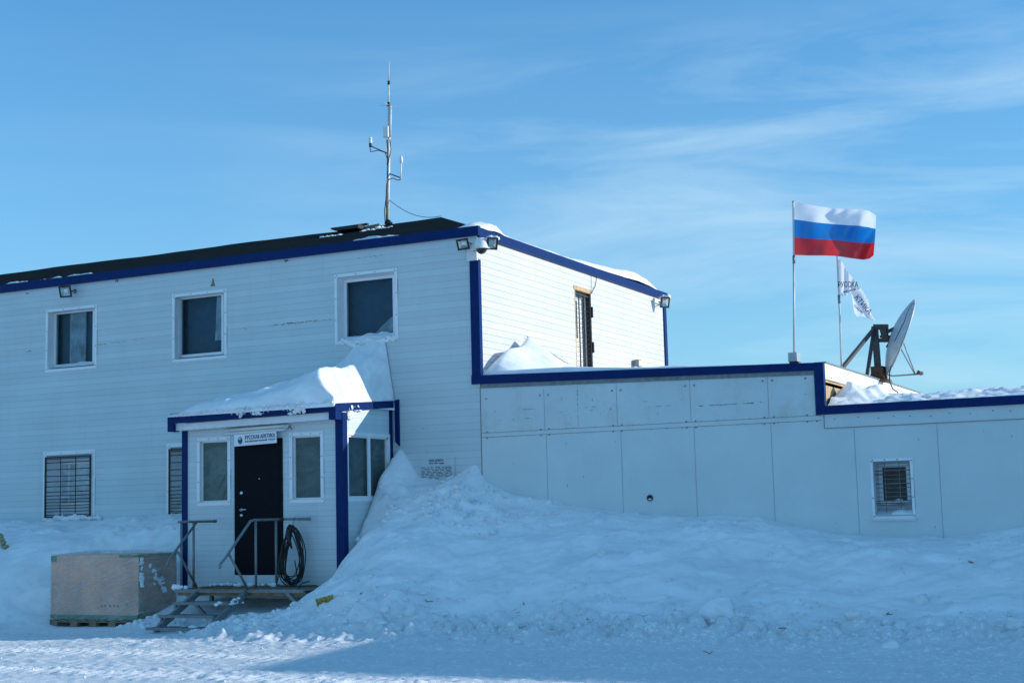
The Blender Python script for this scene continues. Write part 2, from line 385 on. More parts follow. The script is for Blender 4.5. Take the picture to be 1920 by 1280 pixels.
def grid_mesh(name, xs, ys, Z, mat, keep=None, parent=None, closed_depth=None):
    nx, ny = len(xs), len(ys); XX, YY = np.meshgrid(xs, ys, indexing='ij')
    V = np.stack([XX, YY, Z], -1).reshape(-1, 3)
    I = np.arange(nx * ny).reshape(nx, ny)
    F = np.stack([I[:-1, :-1], I[1:, :-1], I[1:, 1:], I[:-1, 1:]], -1)
    if keep is not None: F = F[keep]
    F = F.reshape(-1, 4)
    me = bpy.data.meshes.new(name)
    c = np.array([V[:, 0].mean(), V[:, 1].mean(), 0.]); V = V - c
    me.vertices.add(len(V)); me.vertices.foreach_set('co', V.ravel())
    me.loops.add(F.size); me.loops.foreach_set('vertex_index', F.ravel())
    me.polygons.add(len(F)); me.polygons.foreach_set('loop_start', np.arange(len(F)) * 4)
    me.update(calc_edges=True); me.polygons.foreach_set('use_smooth', [True] * len(F)); me.materials.append(mat)
    me.validate()
    o = bpy.data.objects.new(name, me); COL.objects.link(o); o.location = c
    return o
def blur(Z, n):
    for _ in range(n):
        P_ = np.pad(Z, 1, mode='edge')
        Z = (P_[:-2, 1:-1] + P_[2:, 1:-1] + P_[1:-1, :-2] + P_[1:-1, 2:] + 4 * P_[1:-1, 1:-1]) / 8
    return Z

# ------------------------------------------------------------------ ground
YS = [8, 15.5, 16, 16.5, 17, 17.5, 18, 18.5, 19, 19.5, 20, 21]
ST = [
 (-30.0, [0, 0, .02, .08, .30, .75, 1.15, 1.42, 1.58, 1.68, 1.72, 1.8]),
 (-18.0, [0, 0, .01, .05, .22, .65, 1.10, 1.38, 1.52, 1.62, 1.68, 1.7]),
 (-17.2, [0, 0, 0, .02, .06, .25, .75, 1.25, 1.48, 1.62, 1.72, 1.7]),
 (-16.6, [0, 0, 0, .01, .02, .03, .08, .75, 1.35, 1.62, 1.76, 1.8]),
 (-15.2, [0, 0, 0, .01, .03, .05, .10, .70, 1.40, 1.68, 1.78, 1.8]),
 (-14.9, [0, 0, 0, .02, .08, .22, .36, .42, .3, .3, .3, .3]),
 (-13.9, [0, 0, 0, .02, .06, .16, .32, .42, .3, .3, .3, .3]),
 (-13.2, [0, 0, 0, .04, .14, .18, .30, .40, .3, .3, .3, .3]),
 (-12.8, [0, 0, .01, .08, .24, .22, .32, .40, .3, .3, .3, .3]),
 (-12.3, [0, 0, .01, .10, .25, .34, .46, .55, .5, .5, .5, .5]),
 (-12.03, [0, 0, .02, .14, .33, .55, .68, .93, 1.42, 2.3, 2.68, 2.75]),
 (-11.92, [0, 0, .02, .15, .36, .60, .80, 1.10, 1.62, 2.28, 2.72, 2.78]),
 (-11.6, [0, 0, .03, .17, .42, .75, 1.02, 1.36, 1.68, 2.0, 2.24, 2.3]),
 (-11.07, [0, 0, .03, .18, .48, .82, 1.14, 1.44, 1.72, 1.96, 2.14, 2.2]),
 (-10.77, [0, 0, .03, .18, .48, .82, 1.14, 1.44, 1.74, 2.0, 2.28, 2.3]),
 (-10.55, [0, 0, .03, .18, .46, .80, 1.12, 1.42, 1.70, 1.98, 2.40, 2.4]),
 (-10.40, [0, 0, .03, .18, .46, .78, 1.10, 1.38, 1.62, 1.86, 2.10, 2.1]),
 (-9.9, [0, 0, .03, .18, .42, .74, 1.02, 1.28, 1.52, 1.74, 1.90, 1.9]),
 (-9.0, [0, 0, .04, .16, .38, .68, .96, 1.20, 1.42, 1.60, 1.72, 1.7]),
 (-8.2, [0, 0, .05, .16, .36, .62, .90, 1.14, 1.34, 1.48, 1.58, 1.6]),
 (-7.0, [0, 0.02, .08, .20, .34, .56, .84, 1.08, 1.28, 1.42, 1.49, 1.5]),
 (-6.5, [0, 0.02, .10, .22, .36, .56, .82, 1.06, 1.28, 1.44, 1.54, 1.5]),
 (-5.9, [0, 0.02, .12, .24, .34, .50, .74, .96, 1.18, 1.34, 1.44, 1.4]),
 (-5.0, [0, 0.02, .13, .26, .36, .48, .66, .86, 1.04, 1.16, 1.23, 1.2]),
 (-4.1, [0, 0.02, .12, .26, .36, .46, .62, .82, 1.0, 1.12, 1.18, 1.2]),
 (-3.5, [0, 0.02, .12, .25, .36, .46, .62, .80, .96, 1.07, 1.12, 1.1]),
 (-2.4, [0, 0.02, .12, .25, .38, .50, .66, .86, 1.06, 1.20, 1.28, 1.3]),
 (0.0, [0, 0.02, .12, .25, .40, .56, .75, .98, 1.2, 1.36, 1.45, 1.45]),
 (12.0, [0, 0.02, .12, .25, .40, .56, .75, .98, 1.2, 1.36, 1.45, 1.45]),
]
stX = np.array([a for a, _ in ST]); stZ = np.array([b for _, b in ST])
def bank(x, y):
    """bank height, x and y 2-D arrays on a regular grid"""
    xs, ys = x[:, 0], y[0, :]
    A = np.array([np.interp(ys, YS, row) for row in stZ])             # stations x ys
    return np.array([np.interp(xs, stX, A[:, j]) for j in range(len(ys))]).T
gx = np.arange(-23.0, 2.0, .035); gy = np.concatenate([np.arange(9.0, 12.0, .06), np.arange(12.0, 20.3, .032)])
GX, GY = np.meshgrid(gx, gy, indexing='ij')
Z = bank(GX, GY)
soft = blur(Z, 22)
porchside = sm(-12.6, -12.2, GX) * (1 - sm(-10.2, -9.9, GX)) * sm(18.3, 18.6, GY)
Z = soft * (1 - porchside) + blur(Z, 5) * porchside
bk = sm(.03, .25, Z)                                                    # 1 on the bank, 0 on the road
wall_fade = 1 - .75 * sm(19.5, 20, GY)
inporch = sm(-15.3, -15.0, GX) * (1 - sm(-12.2, -12.0, GX))
N1 = fbm(GX, GY, 1.3, 3, 4, .5, 1, 1.3, .35)
N2 = fbm(GX, GY, .42, 11, 4, .55, .55, 1.6, .5)
N3 = fbm(GX, GY, .16, 21, 3, .6)
Z += bk * wall_fade * (1 - .75 * inporch) * (.14 * N1 + .055 * N2 * (.4 + 1.2 * np.clip(N1 + .5, 0, 1)) + .016 * N3 * (.3 + np.clip(N1 + .5, 0, 1)))
# soft ledges where the wind has cut the bank
led = fbm(GX, GY, 1.1, 91, 3, .5, .5, 1.6, .45)
Z += bk * wall_fade * (1 - inporch) * .035 * (sm(.0, .09, led) - .5) * sm(-.2, .2, N1)
# ploughed rubble along the foot of the bank
foot = np.exp(-((GY - 16.65 - .35 * N1 + .25 * sm(-12, -9, -GX)) / .52) ** 2) * (1 - .8 * sm(-17.2, -16.9, GX) * (1 - sm(-13.6, -13.1, GX)))
rub = np.abs(fbm(GX, GY, .34, 41, 4, .6)); rub2 = np.clip(fbm(GX, GY, .2, 51, 3, .6) + .05, 0, 1)
Z += foot * (.24 * rub + .22 * rub2 - .02) * (1 - .45 * (1 - sm(-11.2, -9.5, GX)))
Z += bk * (1 - inporch) * .17 * np.clip(fbm(GX, GY, .30, 61, 3, .55) - .30, 0, 1)
# crumbled snow at the corner between the two buildings and above the plate
cor = np.exp(-((GX + 10.2) / .9) ** 2 - ((GY - 19.2) / .55) ** 2)
Z += cor * .16 * np.clip(fbm(GX, GY, .24, 71, 3, .6) + .08, 0, 1)
# road: packed, wheel-rolled ridges along it
rd = 1 - sm(15.9, 16.6, GY)
tr = fbm(GX, GY, .55, 81, 4, .6, .22, 1.6, .03)
crumb = np.clip(fbm(GX, GY, .11, 85, 3, .65, .8, 1.) - .02, 0, 1)
tread = np.sin(GX * 2 * math.pi / .16 + 1.4 * np.sin(GY * 9)) * np.exp(-((np.mod(GY + .05 * np.sin(GX * .6), 1.9) - .9) / .22) ** 2)
crumb2 = np.clip(fbm(GX, GY, .075, 87, 2, .6, .7, 1.) - .08, 0, 1)
Z += rd * (.018 * tr + .03 * crumb * (.4 + np.clip(tr + .4, 0, 1)) + .035 * crumb2 + .015 * tread)
# the wheel pattern printed in the shaded snow at the foot of the bank
tp = np.exp(-((GY - 16.35) / .14) ** 2) * sm(-9.6, -9.2, GX) * (1 - sm(-6.8, -6.3, GX))
Z += tp * .04 * np.sin(GX * 2 * math.pi / .155)
# hole dug in front of the crate and the landing, and under the landing
ground = grid_mesh('ground', gx, gy, Z, M['ground'])
tag(ground, kind='structure')
def gz(x, y):
    i = int(np.clip(np.searchsorted(gx, x), 0, len(gx) - 1)); j = int(np.clip(np.searchsorted(gy, y), 0, len(gy) - 1)); return float(Z[i, j])
# the wide snow plain round it, under the detailed sheet
b = MB()
def ringq(x0, x1, y0, y1): b.quad((x0, y0, -.02), (x1, y0, -.02), (x1, y1, -.02), (x0, y1, -.02))
ringq(-3000, 3000, -3000, 9.05); ringq(-3000, -22.98, 9.05, 3000); ringq(-22.98, 1.95, 20.2, 3000); ringq(1.95, 3000, 9.05, 3000)
o = b.build('snow_plain', M['ground']); tag(o, kind='structure')

# lumps of snow thrown up by the plough: nobody could count them
def clod(mb, c, r, seed):
    rnd = random.Random(seed); base = len(mb.v); n, k = 9, 6; mb.smooth = True
    off = Vector((rnd.random() * 50, rnd.random() * 50, rnd.random() * 50)); st = Vector((rnd.uniform(.8, 1.3), rnd.uniform(.7, 1.1), rnd.uniform(.55, .9)))
    for i in range(k + 1):
        th = math.pi * i / k
        for j in range(n):
            ph = 2 * math.pi * j / n + i * .3
            d = Vector((math.sin(th) * math.cos(ph), math.sin(th) * math.sin(ph), math.cos(th)))
            q = 1 + .55 * mnoise.noise(d * 1.3 + off) + .38 * abs(mnoise.noise(d * 2.7 + off))
            mb.v.append(Vector(c) + Vector((d.x * st.x, d.y * st.y, d.z * st.z)) * r * q)
    for i in range(k):
        for j in range(n):
            j2 = (j + 1) % n; mb.face((base + i * n + j, base + i * n + j2, base + (i + 1) * n + j2, base + (i + 1) * n + j))
    mb.smooth = False
b = MB(); rnd = random.Random(3)
for i in range(560):
    x = rnd.uniform(-13.2, -.5); y = rnd.gauss(16.75, .38) + .2 * math.sin(x * 1.7); r = min(.11 if x > -10 else .05, .018 * math.exp(rnd.gauss(.2, .7)))
    clod(b, (x, y, gz(x, y) - r * .12), r, i)
for i in range(260):
    x = rnd.uniform(-11.6, .5); y = rnd.uniform(17.2, 19.6); r = min(.06, .013 * math.exp(rnd.gauss(.2, .6)))
    clod(b, (x, y, gz(x, y) - r * .25), r, 900 + i)
for i in range(260):
    x = rnd.uniform(-18, .5); y = rnd.uniform(11.2, 16.2); r = rnd.uniform(.005, .014)
    clod(b, (x, y, gz(x, y) + r * .2), r, 1900 + i)
for i in range(90):
    x = rnd.uniform(-15.2, -12.2); y = rnd.gauss(17.15, .22); r = rnd.uniform(.012, .05); clod(b, (x, y, gz(x, y) + r * .1), r, 5900 + i)
for i in range(60):
    x = rnd.gauss(-12.75, .4); y = rnd.gauss(16.75, .18); r = rnd.uniform(.02, .07); clod(b, (x, y, gz(x, y) + r * .1), r, 2900 + i)
for i in range(150):
    x = rnd.gauss(-10.35, .55); y = rnd.uniform(18.6, 19.9); r = rnd.uniform(.012, .05); clod(b, (x, y, gz(x, y) + r * .1), r, 3900 + i)
o = b.build('snow_rubble', M['snow']); tag(o, 'loose lumps of snow scattered along the foot of the bank', kind='stuff')
# the one big broken block that stands out
b = MB(); c = PY(1352, 1152, 16.6)
for dx, dz, r, s_ in ((0, .02, .17, 71), (-.12, -.07, .13, 72), (-.30, -.10, .12, 73), (.12, -.08, .12, 74)): clod(b, (c.x + dx, 16.6 - .05, c.z + dz), r, s_)
o = b.build('snow_block', M['snow']); tag(o, 'big broken block of snow at the foot of the bank below the grey wall', 'snow block')
bk_z = gz(c.x, 16.6)

# ------------------------------------------------------------------ wall builder
def wall_y(b, x0, x1, z0, z1, y, th, holes=()):
    xs = sorted({x0, x1, *[h[0] for h in holes], *[h[1] for h in holes]}); zs = sorted({z0, z1, *[h[2] for h in holes], *[h[3] for h in holes]})
    for i in range(len(xs) - 1):
        for j in range(len(zs) - 1):
            cx_, cz_ = (xs[i] + xs[i + 1]) / 2, (zs[j] + zs[j + 1]) / 2
            if any(h[0] < cx_ < h[1] and h[2] < cz_ < h[3] for h in holes): continue
            b.quad((xs[i], y, zs[j]), (xs[i + 1], y, zs[j]), (xs[i + 1], y, zs[j + 1]), (xs[i], y, zs[j + 1]))
            b.quad((xs[i], y + th, zs[j]), (xs[i], y + th, zs[j + 1]), (xs[i + 1], y + th, zs[j + 1]), (xs[i + 1], y + th, zs[j]))
def wall_x(b, y0, y1, z0, z1, x, th, holes=()):
    """faces +X at x, thickness th towards -X"""
    ys = sorted({y0, y1, *[h[0] for h in holes], *[h[1] for h in holes]}); zs = sorted({z0, z1, *[h[2] for h in holes], *[h[3] for h in holes]})
    for i in range(len(ys) - 1):
        for j in range(len(zs) - 1):
            c1_, c2_ = (ys[i] + ys[i + 1]) / 2, (zs[j] + zs[j + 1]) / 2
            if any(h[0] < c1_ < h[1] and h[2] < c2_ < h[3] for h in holes): continue
            b.quad((x, ys[i], zs[j]), (x, ys[i + 1], zs[j]), (x, ys[i + 1], zs[j + 1]), (x, ys[i], zs[j + 1]))
            b.quad((x - th, ys[i], zs[j]), (x - th, ys[i], zs[j + 1]), (x - th, ys[i + 1], zs[j + 1]), (x - th, ys[i + 1], zs[j]))

def window_y(par, X0, X1, Z0, Z1, y, gl, rec, surround=.05, proud=.012, frame=None, pane='glass', room=True, screws=True, rmat='whitetrim', roomd=.9, glabel=None):
    """opening X0..X1, Z0..Z1 in the plane y; gl = glass rectangle, rec metres behind"""
    g0, g1, h0, h1 = gl; b = MB(); yb = y + rec; e = .002
    # flat surround
    if surround:
        s_ = surround
        for (a0, a1, c0, c1) in ((X0 - s_, X1 + s_, Z1, Z1 + s_), (X0 - s_, X1 + s_, Z0 - s_, Z0), (X0 - s_, X0, Z0, Z1), (X1, X1 + s_, Z0, Z1)):
            b.box(a0, a1, y - proud, y + .01, c0, c1)
    # reveals as four sloped sheets, outer edge proud of the wall, inner edge at the frame
    o_ = [(X0, Z0), (X1, Z0), (X1, Z1), (X0, Z1)]; fw = .045
    i_ = [(g0 - fw, h0 - fw), (g1 + fw, h0 - fw), (g1 + fw, h1 + fw), (g0 - fw, h1 + fw)]
    b.mi = 1
    for k in range(4):
        a, c = o_[k], o_[(k + 1) % 4]; d, f = i_[k], i_[(k + 1) % 4]
        b.quad((a[0], y - proud, a[1]), (c[0], y - proud, c[1]), (f[0], yb, f[1]), (d[0], yb, d[1]))
    b.mi = 0
    # sash frame
    for (a0, a1, c0, c1) in ((g0 - fw, g0, h0 - fw, h1 + fw), (g1, g1 + fw, h0 - fw, h1 + fw), (g0, g1, h1, h1 + fw), (g0, g1, h0 - fw, h0)):
        b.box(a0, a1, yb - .012, yb + .05, c0, c1)
    if screws and surround:
        b.mi = 2; rr = random.Random(int(abs(X0) * 100))
        for (px_, pz_) in [(X0 - surround / 2, Z0 + (Z1 - Z0) * k / 3) for k in range(4)] + [(X1 + surround / 2, Z0 + (Z1 - Z0) * k / 3) for k in range(4)] + [(X0 + (X1 - X0) * k / 3, Z1 + surround / 2) for k in range(4)]:
            if rr.random() < .85: b.box(px_ - .008, px_ + .008, y - proud - .003, y, pz_ - .008, pz_ + .008)
        for k in range(2):
            b.mi = 2; t_ = Z0 + (Z1 - Z0) * rr.uniform(.2, .8); b.box(X1 + surround - .003, X1 + surround + .004, y - .004, y, t_ - .12, t_ + .12)
        b.mi = 0
    w = b.build('window', [M['white'], M[rmat], M['groove']], par)
    p = MB(); p.quad((g0, yb + .01, h0), (g1, yb + .01, h0), (g1, yb + .01, h1), (g0, yb + .01, h1)); p.build('pane', M[pane], w)
    if room:
        r = MB(); yf = yb + .05; yd = yf + roomd; q = .25
        r.quad((g0 - q, yd, h0 - q), (g1 + q, yd, h0 - q), (g1 + q, yd, h1 + q), (g0 - q, yd, h1 + q))
        for a, c in (((g0 - q, h0 - q), (g1 + q, h0 - q)), ((g1 + q, h0 - q), (g1 + q, h1 + q)), ((g1 + q, h1 + q), (g0 - q, h1 + q)), ((g0 - q, h1 + q), (g0 - q, h0 - q))):
            r.quad((a[0], yf, a[1]), (c[0], yf, c[1]), (c[0], yd, c[1]), (a[0], yd, a[1]))
        r.build('room_lining', M['room'], w)
    return w
def px_rect(x0, y0, x1, y1, Y):
    a = PY(x0, y0, Y); c = PY(x1, y1, Y); return a.x, c.x, c.z, a.z

# ------------------------------------------------------------------ two storey building
CX = -10.45
main = empty('two_storey_building', (-20, 24, 0), 'long two-storey white boarded building with a black roof and blue edge trim', 'building')
W1 = (-19.50, -18.36, 4.46, 5.53); W2 = (-16.52, -15.43, 4.44, 5.55); W3 = (-13.10, -11.98, 4.50, 5.58)
L1 = (-19.50, -18.40, 1.75, 2.87); L2 = (-16.62, -15.52, 1.75, 2.90)
HO = [W1, W2, W3, L1, L2]
b = MB(); wall_y(b, -40, CX, 0, 6.10, 20, .14, HO)
b.mi = 1
rr = random.Random(21)
def scuff(x0, y0, x1, y1, n, p, h=.010):
    for k in range(n):
        if rr.random() > p: continue
        u = (k + rr.random()) / n; c = PY(x0 + (x1 - x0) * u, y0 + (y1 - y0) * u, 19.9975); L = rr.uniform(.008, .035); hh = h * rr.uniform(.3, 1)
        z = c.z + rr.uniform(-.012, .012); b.quad((c.x, 19.9975, z - hh / 2), (c.x + L, 19.9975, z - hh / 2), (c.x + L, 19.9975, z + hh / 2), (c.x, 19.9975, z + hh / 2))
scuff(508, 610, 595, 601, 70, .75, .012); scuff(598, 601, 628, 598, 26, .5); scuff(440, 618, 460, 616, 12, .5); scuff(182, 646, 235, 640, 34, .6, .012); scuff(240, 638, 272, 634, 16, .4)
for (x_, y_, w_, h_, n_) in ((219, 527, 4, 4, 4), (537, 489, 8, 3, 4), (51, 550, 8, 2, 4)):
    for k in range(n_):
        c = PY(x_ + rr.uniform(-w_, w_) / 2, y_ + rr.uniform(-h_, h_) / 2, 19.9972); q = rr.uniform(.006, .018); b.quad((c.x - q, c.y, c.z - q), (c.x + q, c.y, c.z - q), (c.x + q * .6, c.y, c.z + q * 1.6), (c.x - q * .6, c.y, c.z + q * 1.6))
b.quad(*[PY(x_, y_, 19.9972) for x_, y_ in ((394, 537), (404, 536), (402, 531), (400.5, 522), (398.5, 522), (397, 531))])
scuff(48, 660, 62, 656, 9, .6, .016); scuff(790, 848, 850, 844, 20, .3); scuff(770, 805, 835, 802, 16, .3); scuff(668, 485, 720, 478, 14, .4); scuff(535, 489, 545, 488, 8, .6)
b.build('facade_wall', [M['siding'], M['oldwood']], main)
DR = (23.80, 24.52, 3.60, 5.62)
b = MB(); wall_x(b, 20.0, 28.49, 0, 6.10, CX, .14, [DR]); b.build('end_wall', M['siding_end'], main)
b = MB(); b.box(-40, CX - .14, 28.35, 28.49, 0, 6.1); b.box(-40.1, -40, 20, 28.49, 0, 6.1); b.build('back_wall', M['siding'], main)
# roof
b = MB(); E0 = 6.135; RZ = 7.37; RY = 24.25
xs_ = np.arange(-40, -13.4, .5)
def ridge(x): return RZ + .008 * math.sin(x * 1.3) + .004 * math.sin(x * 3.7)
for k in range(len(xs_) - 1):
    a, c = float(xs_[k]), float(xs_[k + 1]);
    if k == len(xs_) - 2: c = -13.45
    b.quad((a, 20.0, E0), (c, 20.0, E0), (c, RY, ridge(c)), (a, RY, ridge(a)))
    b.quad((a, RY, ridge(a)), (c, RY, ridge(c)), (c, 28.49, E0), (a, 28.49, E0))
b.quad((-13.45, 20.0, E0), (CX, 20.0, E0), (-13.45, RY, ridge(-13.45)))
b.quad((-13.45, RY, ridge(-13.45)), (CX, 28.49, E0), (-13.45, 28.49, E0))
b.quad((CX, 20.0, E0), (CX, 28.49, E0), (-13.45, RY, ridge(-13.45)))
b.build('roof', M['roof'], main)
# eaves trim
b = MB()
b.box(-40, CX + .06, 19.93, 20.0, 6.0, 6.14); b.box(CX, CX + .06, 20.0, 28.55, 5.985, 6.13)
b.box(-40, CX + .06, 19.93, 20.02, 6.14, 6.15)
b.build('eaves_trim', M['blue'], main)
b = MB(); b.box(CX - .135, CX + .022, 19.978, 20.0, 3.64, 5.62); b.box(CX, CX + .022, 20.0, 20.07, 3.72, 5.62)
b.mi = 1
for k in range(12): z = 3.9 + k * .145; b.box(CX + .022, CX + .026, 20.052, 20.064, z, z + .012)
b.build('corner_trim', [M['blue'], M['groove']], main)
b = MB(); b.box(CX, CX + .03, 28.38, 28.52, 3.9, 5.9); b.build('corner_trim', M['blue'], main)
# upper windows
GL1 = px_rect(106, 590, 174, 678, 20.17); GL2 = px_rect(340, 562, 416, 659, 20.17); GL3 = px_rect(650, 530, 738, 624, 20.17)
w1 = window_y(main, *W1, 20, GL1, .17, roomd=.13); w2 = window_y(main, *W2, 20, GL2, .17, roomd=.13); w3 = window_y(main, *W3, 20, GL3, .17, roomd=.13)
def curtain(par, x0, x1, z0, z1, y, n=7, amp=.03, lean=0):
    b = MB(); b.smooth = True; N = n * 6; base = len(b.v)
    for i in range(N + 1):
        u = i / N
        for j in range(5):
            v = j / 4; b.v.append(Vector((x0 + (x1 - x0) * u + lean * v, y + amp * math.sin(u * n * 2 * math.pi) * (1 - .4 * v) + .01 * math.sin(u * 31), z0 + (z1 - z0) * v)))
    for i in range(N):
        for j in range(4): a = base + i * 5 + j; b.face((a, a + 5, a + 6, a + 1))
    return b.build('curtain', M['curtain'], par)
g = GL1; curtain(w1, PY(131, 640, 20.3).x, PY(162, 640, 20.3).x, g[2] - .05, g[3] + .05, 20.30, 5)
g = GL2; curtain(w2, PY(403, 620, 20.27).x, PY(420, 620, 20.27).x, g[2] + .22, g[3] + .05, 20.27, 2, .02, .05)
g = GL3
b = MB(); b.quad(*[PY(x_, y_, 20.30) for x_, y_ in ((701, 628), (745, 628), (745, 585), (730, 598), (715, 612))])
b.build('paper_sheet', M['curtain'], w3)
# barred lower windows
def grille(par, x0, x1, z0, z1, y, hs, vs_, r=.0085, mat='black', fr=.028):
    b = MB()
    if fr:
        for (a0, a1, c0, c1) in ((x0, x1, z0, z0 + fr), (x0, x1, z1 - fr, z1), (x0, x0 + fr, z0 + fr, z1 - fr), (x1 - fr, x1, z0 + fr, z1 - fr)): b.box(a0, a1, y - .012, y + .012, c0, c1)
    for q in hs:
        z = z0 + (z1 - z0) * q; b.tube([(x0 + fr, y, z), (x0 + (x1 - x0) * .5, y, z + random.uniform(-.006, .006)), (x1 - fr, y, z)], r, 6)
    for q in vs_:
        x = x0 + (x1 - x0) * q; b.tube([(x, y + r * 1.6, z0 + fr), (x, y + r * 1.6, z1 - fr)], r, 6)
    return b.build('security_grille', M[mat], par)
for Lw in (L1, L2):
    x0, x1, z0, z1 = Lw
    gl = (x0 + .08, x1 - .20, z0 + .24, z1 - .16)
    w = window_y(main, x0, x1, z0, z1, 20, gl, .30, pane='glassl', surround=.07, roomd=.5)
    b = MB(); xm = gl[0] + .20; b.box(xm - .012, xm + .012, 20.28, 20.34, gl[2], gl[3]); b.box(gl[0], xm, 20.29, 20.33, gl[2] + .1, gl[2] + .13)
    b.mi = 1; b.box(gl[0] + .02, xm - .03, 20.335, 20.345, gl[2] + .02, gl[3] - .02)
    b.build('casement', [M['white'], M['black']], w)
    grille(w, x0 + .0, x1 - .0, z0 - .02, z1 - .03, 19.965, [.045, .10, .15, .20, .25, .30, .36, .42, .51, .59, .68, .79, .90, .96], [.33, .66])
# snow that has settled on the sills and under the windows
def lumpy(name, pts, lab, par=None, mat='snow', seed=0, cat=None):
    b = MB()
    for i, (x, y, z, r) in enumerate(pts): clod(b, (x, y, z), r, seed + i)
    o = b.build(name, M[mat], par)
    if par is None: tag(o, lab, cat or 'snow', kind='stuff')
    return o
def sill_snow(name, x0, x1, z0, dep, hgt, lab, seed, y0=20.0):
    n = 40; m_ = 10; xs = np.linspace(x0, x1, n); ys = np.linspace(y0 - .02, y0 + dep, m_)
    A, B = np.meshgrid(xs, ys, indexing='ij')
    u = (A - x0) / (x1 - x0); v = (B - y0) / dep
    H = hgt * (.45 + 1.0 * np.abs(fbm(A, B, .35, seed, 3)) + .5 * (1 - np.abs(2 * u - 1.1))) * (.35 + .65 * v)
    H *= sm(0, .06, u) * (1 - sm(.94, 1, u)) * sm(-.1, .12, v)
    o = grid_mesh(name, xs, ys, z0 + H - .004, M['snow']); return tag(o, lab, kind='stuff')
sill_snow('sill_snow', W1[0] + .05, W1[1] - .02, GL1[2] - .045 - .03, .17, .075, 'snow lying on the sill of the curtained upper window', 5)
sill_snow('sill_snow', W2[0] + .05, W2[1] - .02, GL2[2] - .045 - .03, .17, .04, 'thin snow on the sill of the middle upper window', 6)
sill_snow('sill_snow', W3[0] + .02, W3[1] - .02, GL3[2] - .045 - .04, .17, .11, 'snow heaped on the sill of the upper window nearest the corner', 7)
rr = random.Random(5)
lumpy('snow_crust', [(W3[0] + .04 + 1.08 * k / 70, 19.99, 4.455 + .05 * math.sin(k * .22) * (1 if k < 35 else .4) + rr.uniform(-.03, .03), rr.uniform(.018, .045)) for k in range(70)], 'crusted snow stuck to the boards under the upper window nearest the corner', seed=300)
lumpy('snow_crust', [(L1[0] + .25 + 1.1 * k / 40, 19.98, 1.72 + rr.uniform(-.03, .03), rr.uniform(.02, .06)) for k in range(40)], 'snow lumps under the bars of the far lower window', seed=360)

# roof-edge snow, thin and broken
def strip_snow(name, x0, x1, y, z, lab, seed, h=.03, step=.02, w=.10, thr=.05):
    xs = np.arange(x0, x1, step); ys = np.array([y - .02, y + w * .25, y + w * .5, y + w * .8, y + w])
    A, B = np.meshgrid(xs, ys, indexing='ij'); n = fbm(A, B * 0, 1.1, seed, 5, .6); n2 = fbm(A, B * 0, .2, seed + 9, 3, .6)
    H = .012 * np.clip(n + .35, 0, 1) + np.clip(n - thr, 0, 1) * 2.2 * h + .25 * h * np.clip(n2 + .2, 0, 1) * (n > thr - .12); prof = np.array([-.2, 1, .9, .5, -.5])
    o = grid_mesh(name, xs, ys, z - .012 + (H + .004) * prof[None, :] * 1.2, M['snow']); return tag(o, lab, kind='stuff')
strip_snow('eaves_snow', -39, -10.9, 20.02, 6.152, 'thin broken line of snow along the long roof edge', 31, .034)
# snow on the hip end, showing over the blue trim
ys = np.arange(20.0, 28.5, .04); xs = np.arange(-12.6, CX + .05, .06); A, B = np.meshgrid(xs, ys, indexing='ij')
prof = np.interp(B, [20, 20.3, 20.6, 20.8, 21.05, 21.4, 22.3, 23.4, 24.2, 24.8, 25.6, 26.3, 27, 27.6, 28.3, 28.5], [.03, .08, .16, .15, .05, .03, .05, .03, .06, .10, .12, .15, .22, .18, .03, .0])
hip = E0 + (CX - A) * .41
u = (CX + .05 - A)
Hh = hip + (prof + .03 * fbm(A, B, .5, 77, 3)) * sm(0, .10, u) * (1 - sm(.28, .6, u)) - .012 - .1 * sm(.28, .6, u)
Hh = np.where(u < .02, 6.11, Hh)
side_ok = sm(20.0, 20.35, B + 0 * A)
# keep inside the hip planes on both long sides
lim = E0 + (B - 20.0) * (RZ - E0) / 4.25 + .012
Hh = np.minimum(Hh, lim - .03 + (prof * .55 + .03) * (1 - sm(.30, .75, u)))
o = grid_mesh('roof_snow', xs, ys, Hh, M['snow']); tag(o, 'sunlit snow drifted along the roof edge of the end wall', kind='stuff')
# snow smear on the black roof near the corner
xs = np.arange(-12.1, -10.5, .04); ys = np.arange(20.02, 20.30, .03); A, B = np.meshgrid(xs, ys, indexing='ij')
base = E0 + (B - 20) * (RZ - E0) / 4.25
base = np.minimum(base, E0 + (CX - A) * .41)
msk = sm(-12.1, -10.9, A) * .6 - (B - 20.05) * 1.1
o = grid_mesh('roof_snow', xs, ys, base + np.clip(msk - .22 + .45 * fbm(A, B * 2.2, .3, 78, 4), -.2, .25) * .05, M['snow']); tag(o, 'blown snow on the black roof by the front corner', kind='stuff')

# barred balcony door in the end wall
b = MB(); y0, y1, z0, z1 = DR; xi = CX - .02
b.mi = 0
for (a0, a1, c0, c1) in ((y0 + .03, y0 + .07, z0, z1), (y1 - .07, y1 - .03, z0, z1)): b.box(CX - .12, CX - .09, a0, a1, c0, c1)
b.box(CX - .16, CX - .12, y0 - .02, y1 + .0, z0, z1)                       # white door leaf
b.mi = 1; b.box(CX - .14, CX + .012, y0 - .05, y1, z1, z1 + .075)          # wooden lintel
b.box(CX - .12, CX + .004, y0 - .02, y0 + .012, z0, z1)                     # wooden jamb
b.mi = 2; b.box(CX - .12, CX - .0, y1 - .03, y1 + .02, z0, z1); b.box(CX - .118, CX - .06, y0 + .01, y1 - .03, z1 - .06, z1)
b.box(CX - .122, CX - .112, y0 + .08, y0 + .34, z1 - .86, z1 - .16)         # dark glazed panel
b.box(CX - .122, CX - .11, y1 - .16, y1 - .04, z0, z1 - .1)
dr = b.build('balcony_door', [M['white'], M['wood'], M['black']], main)
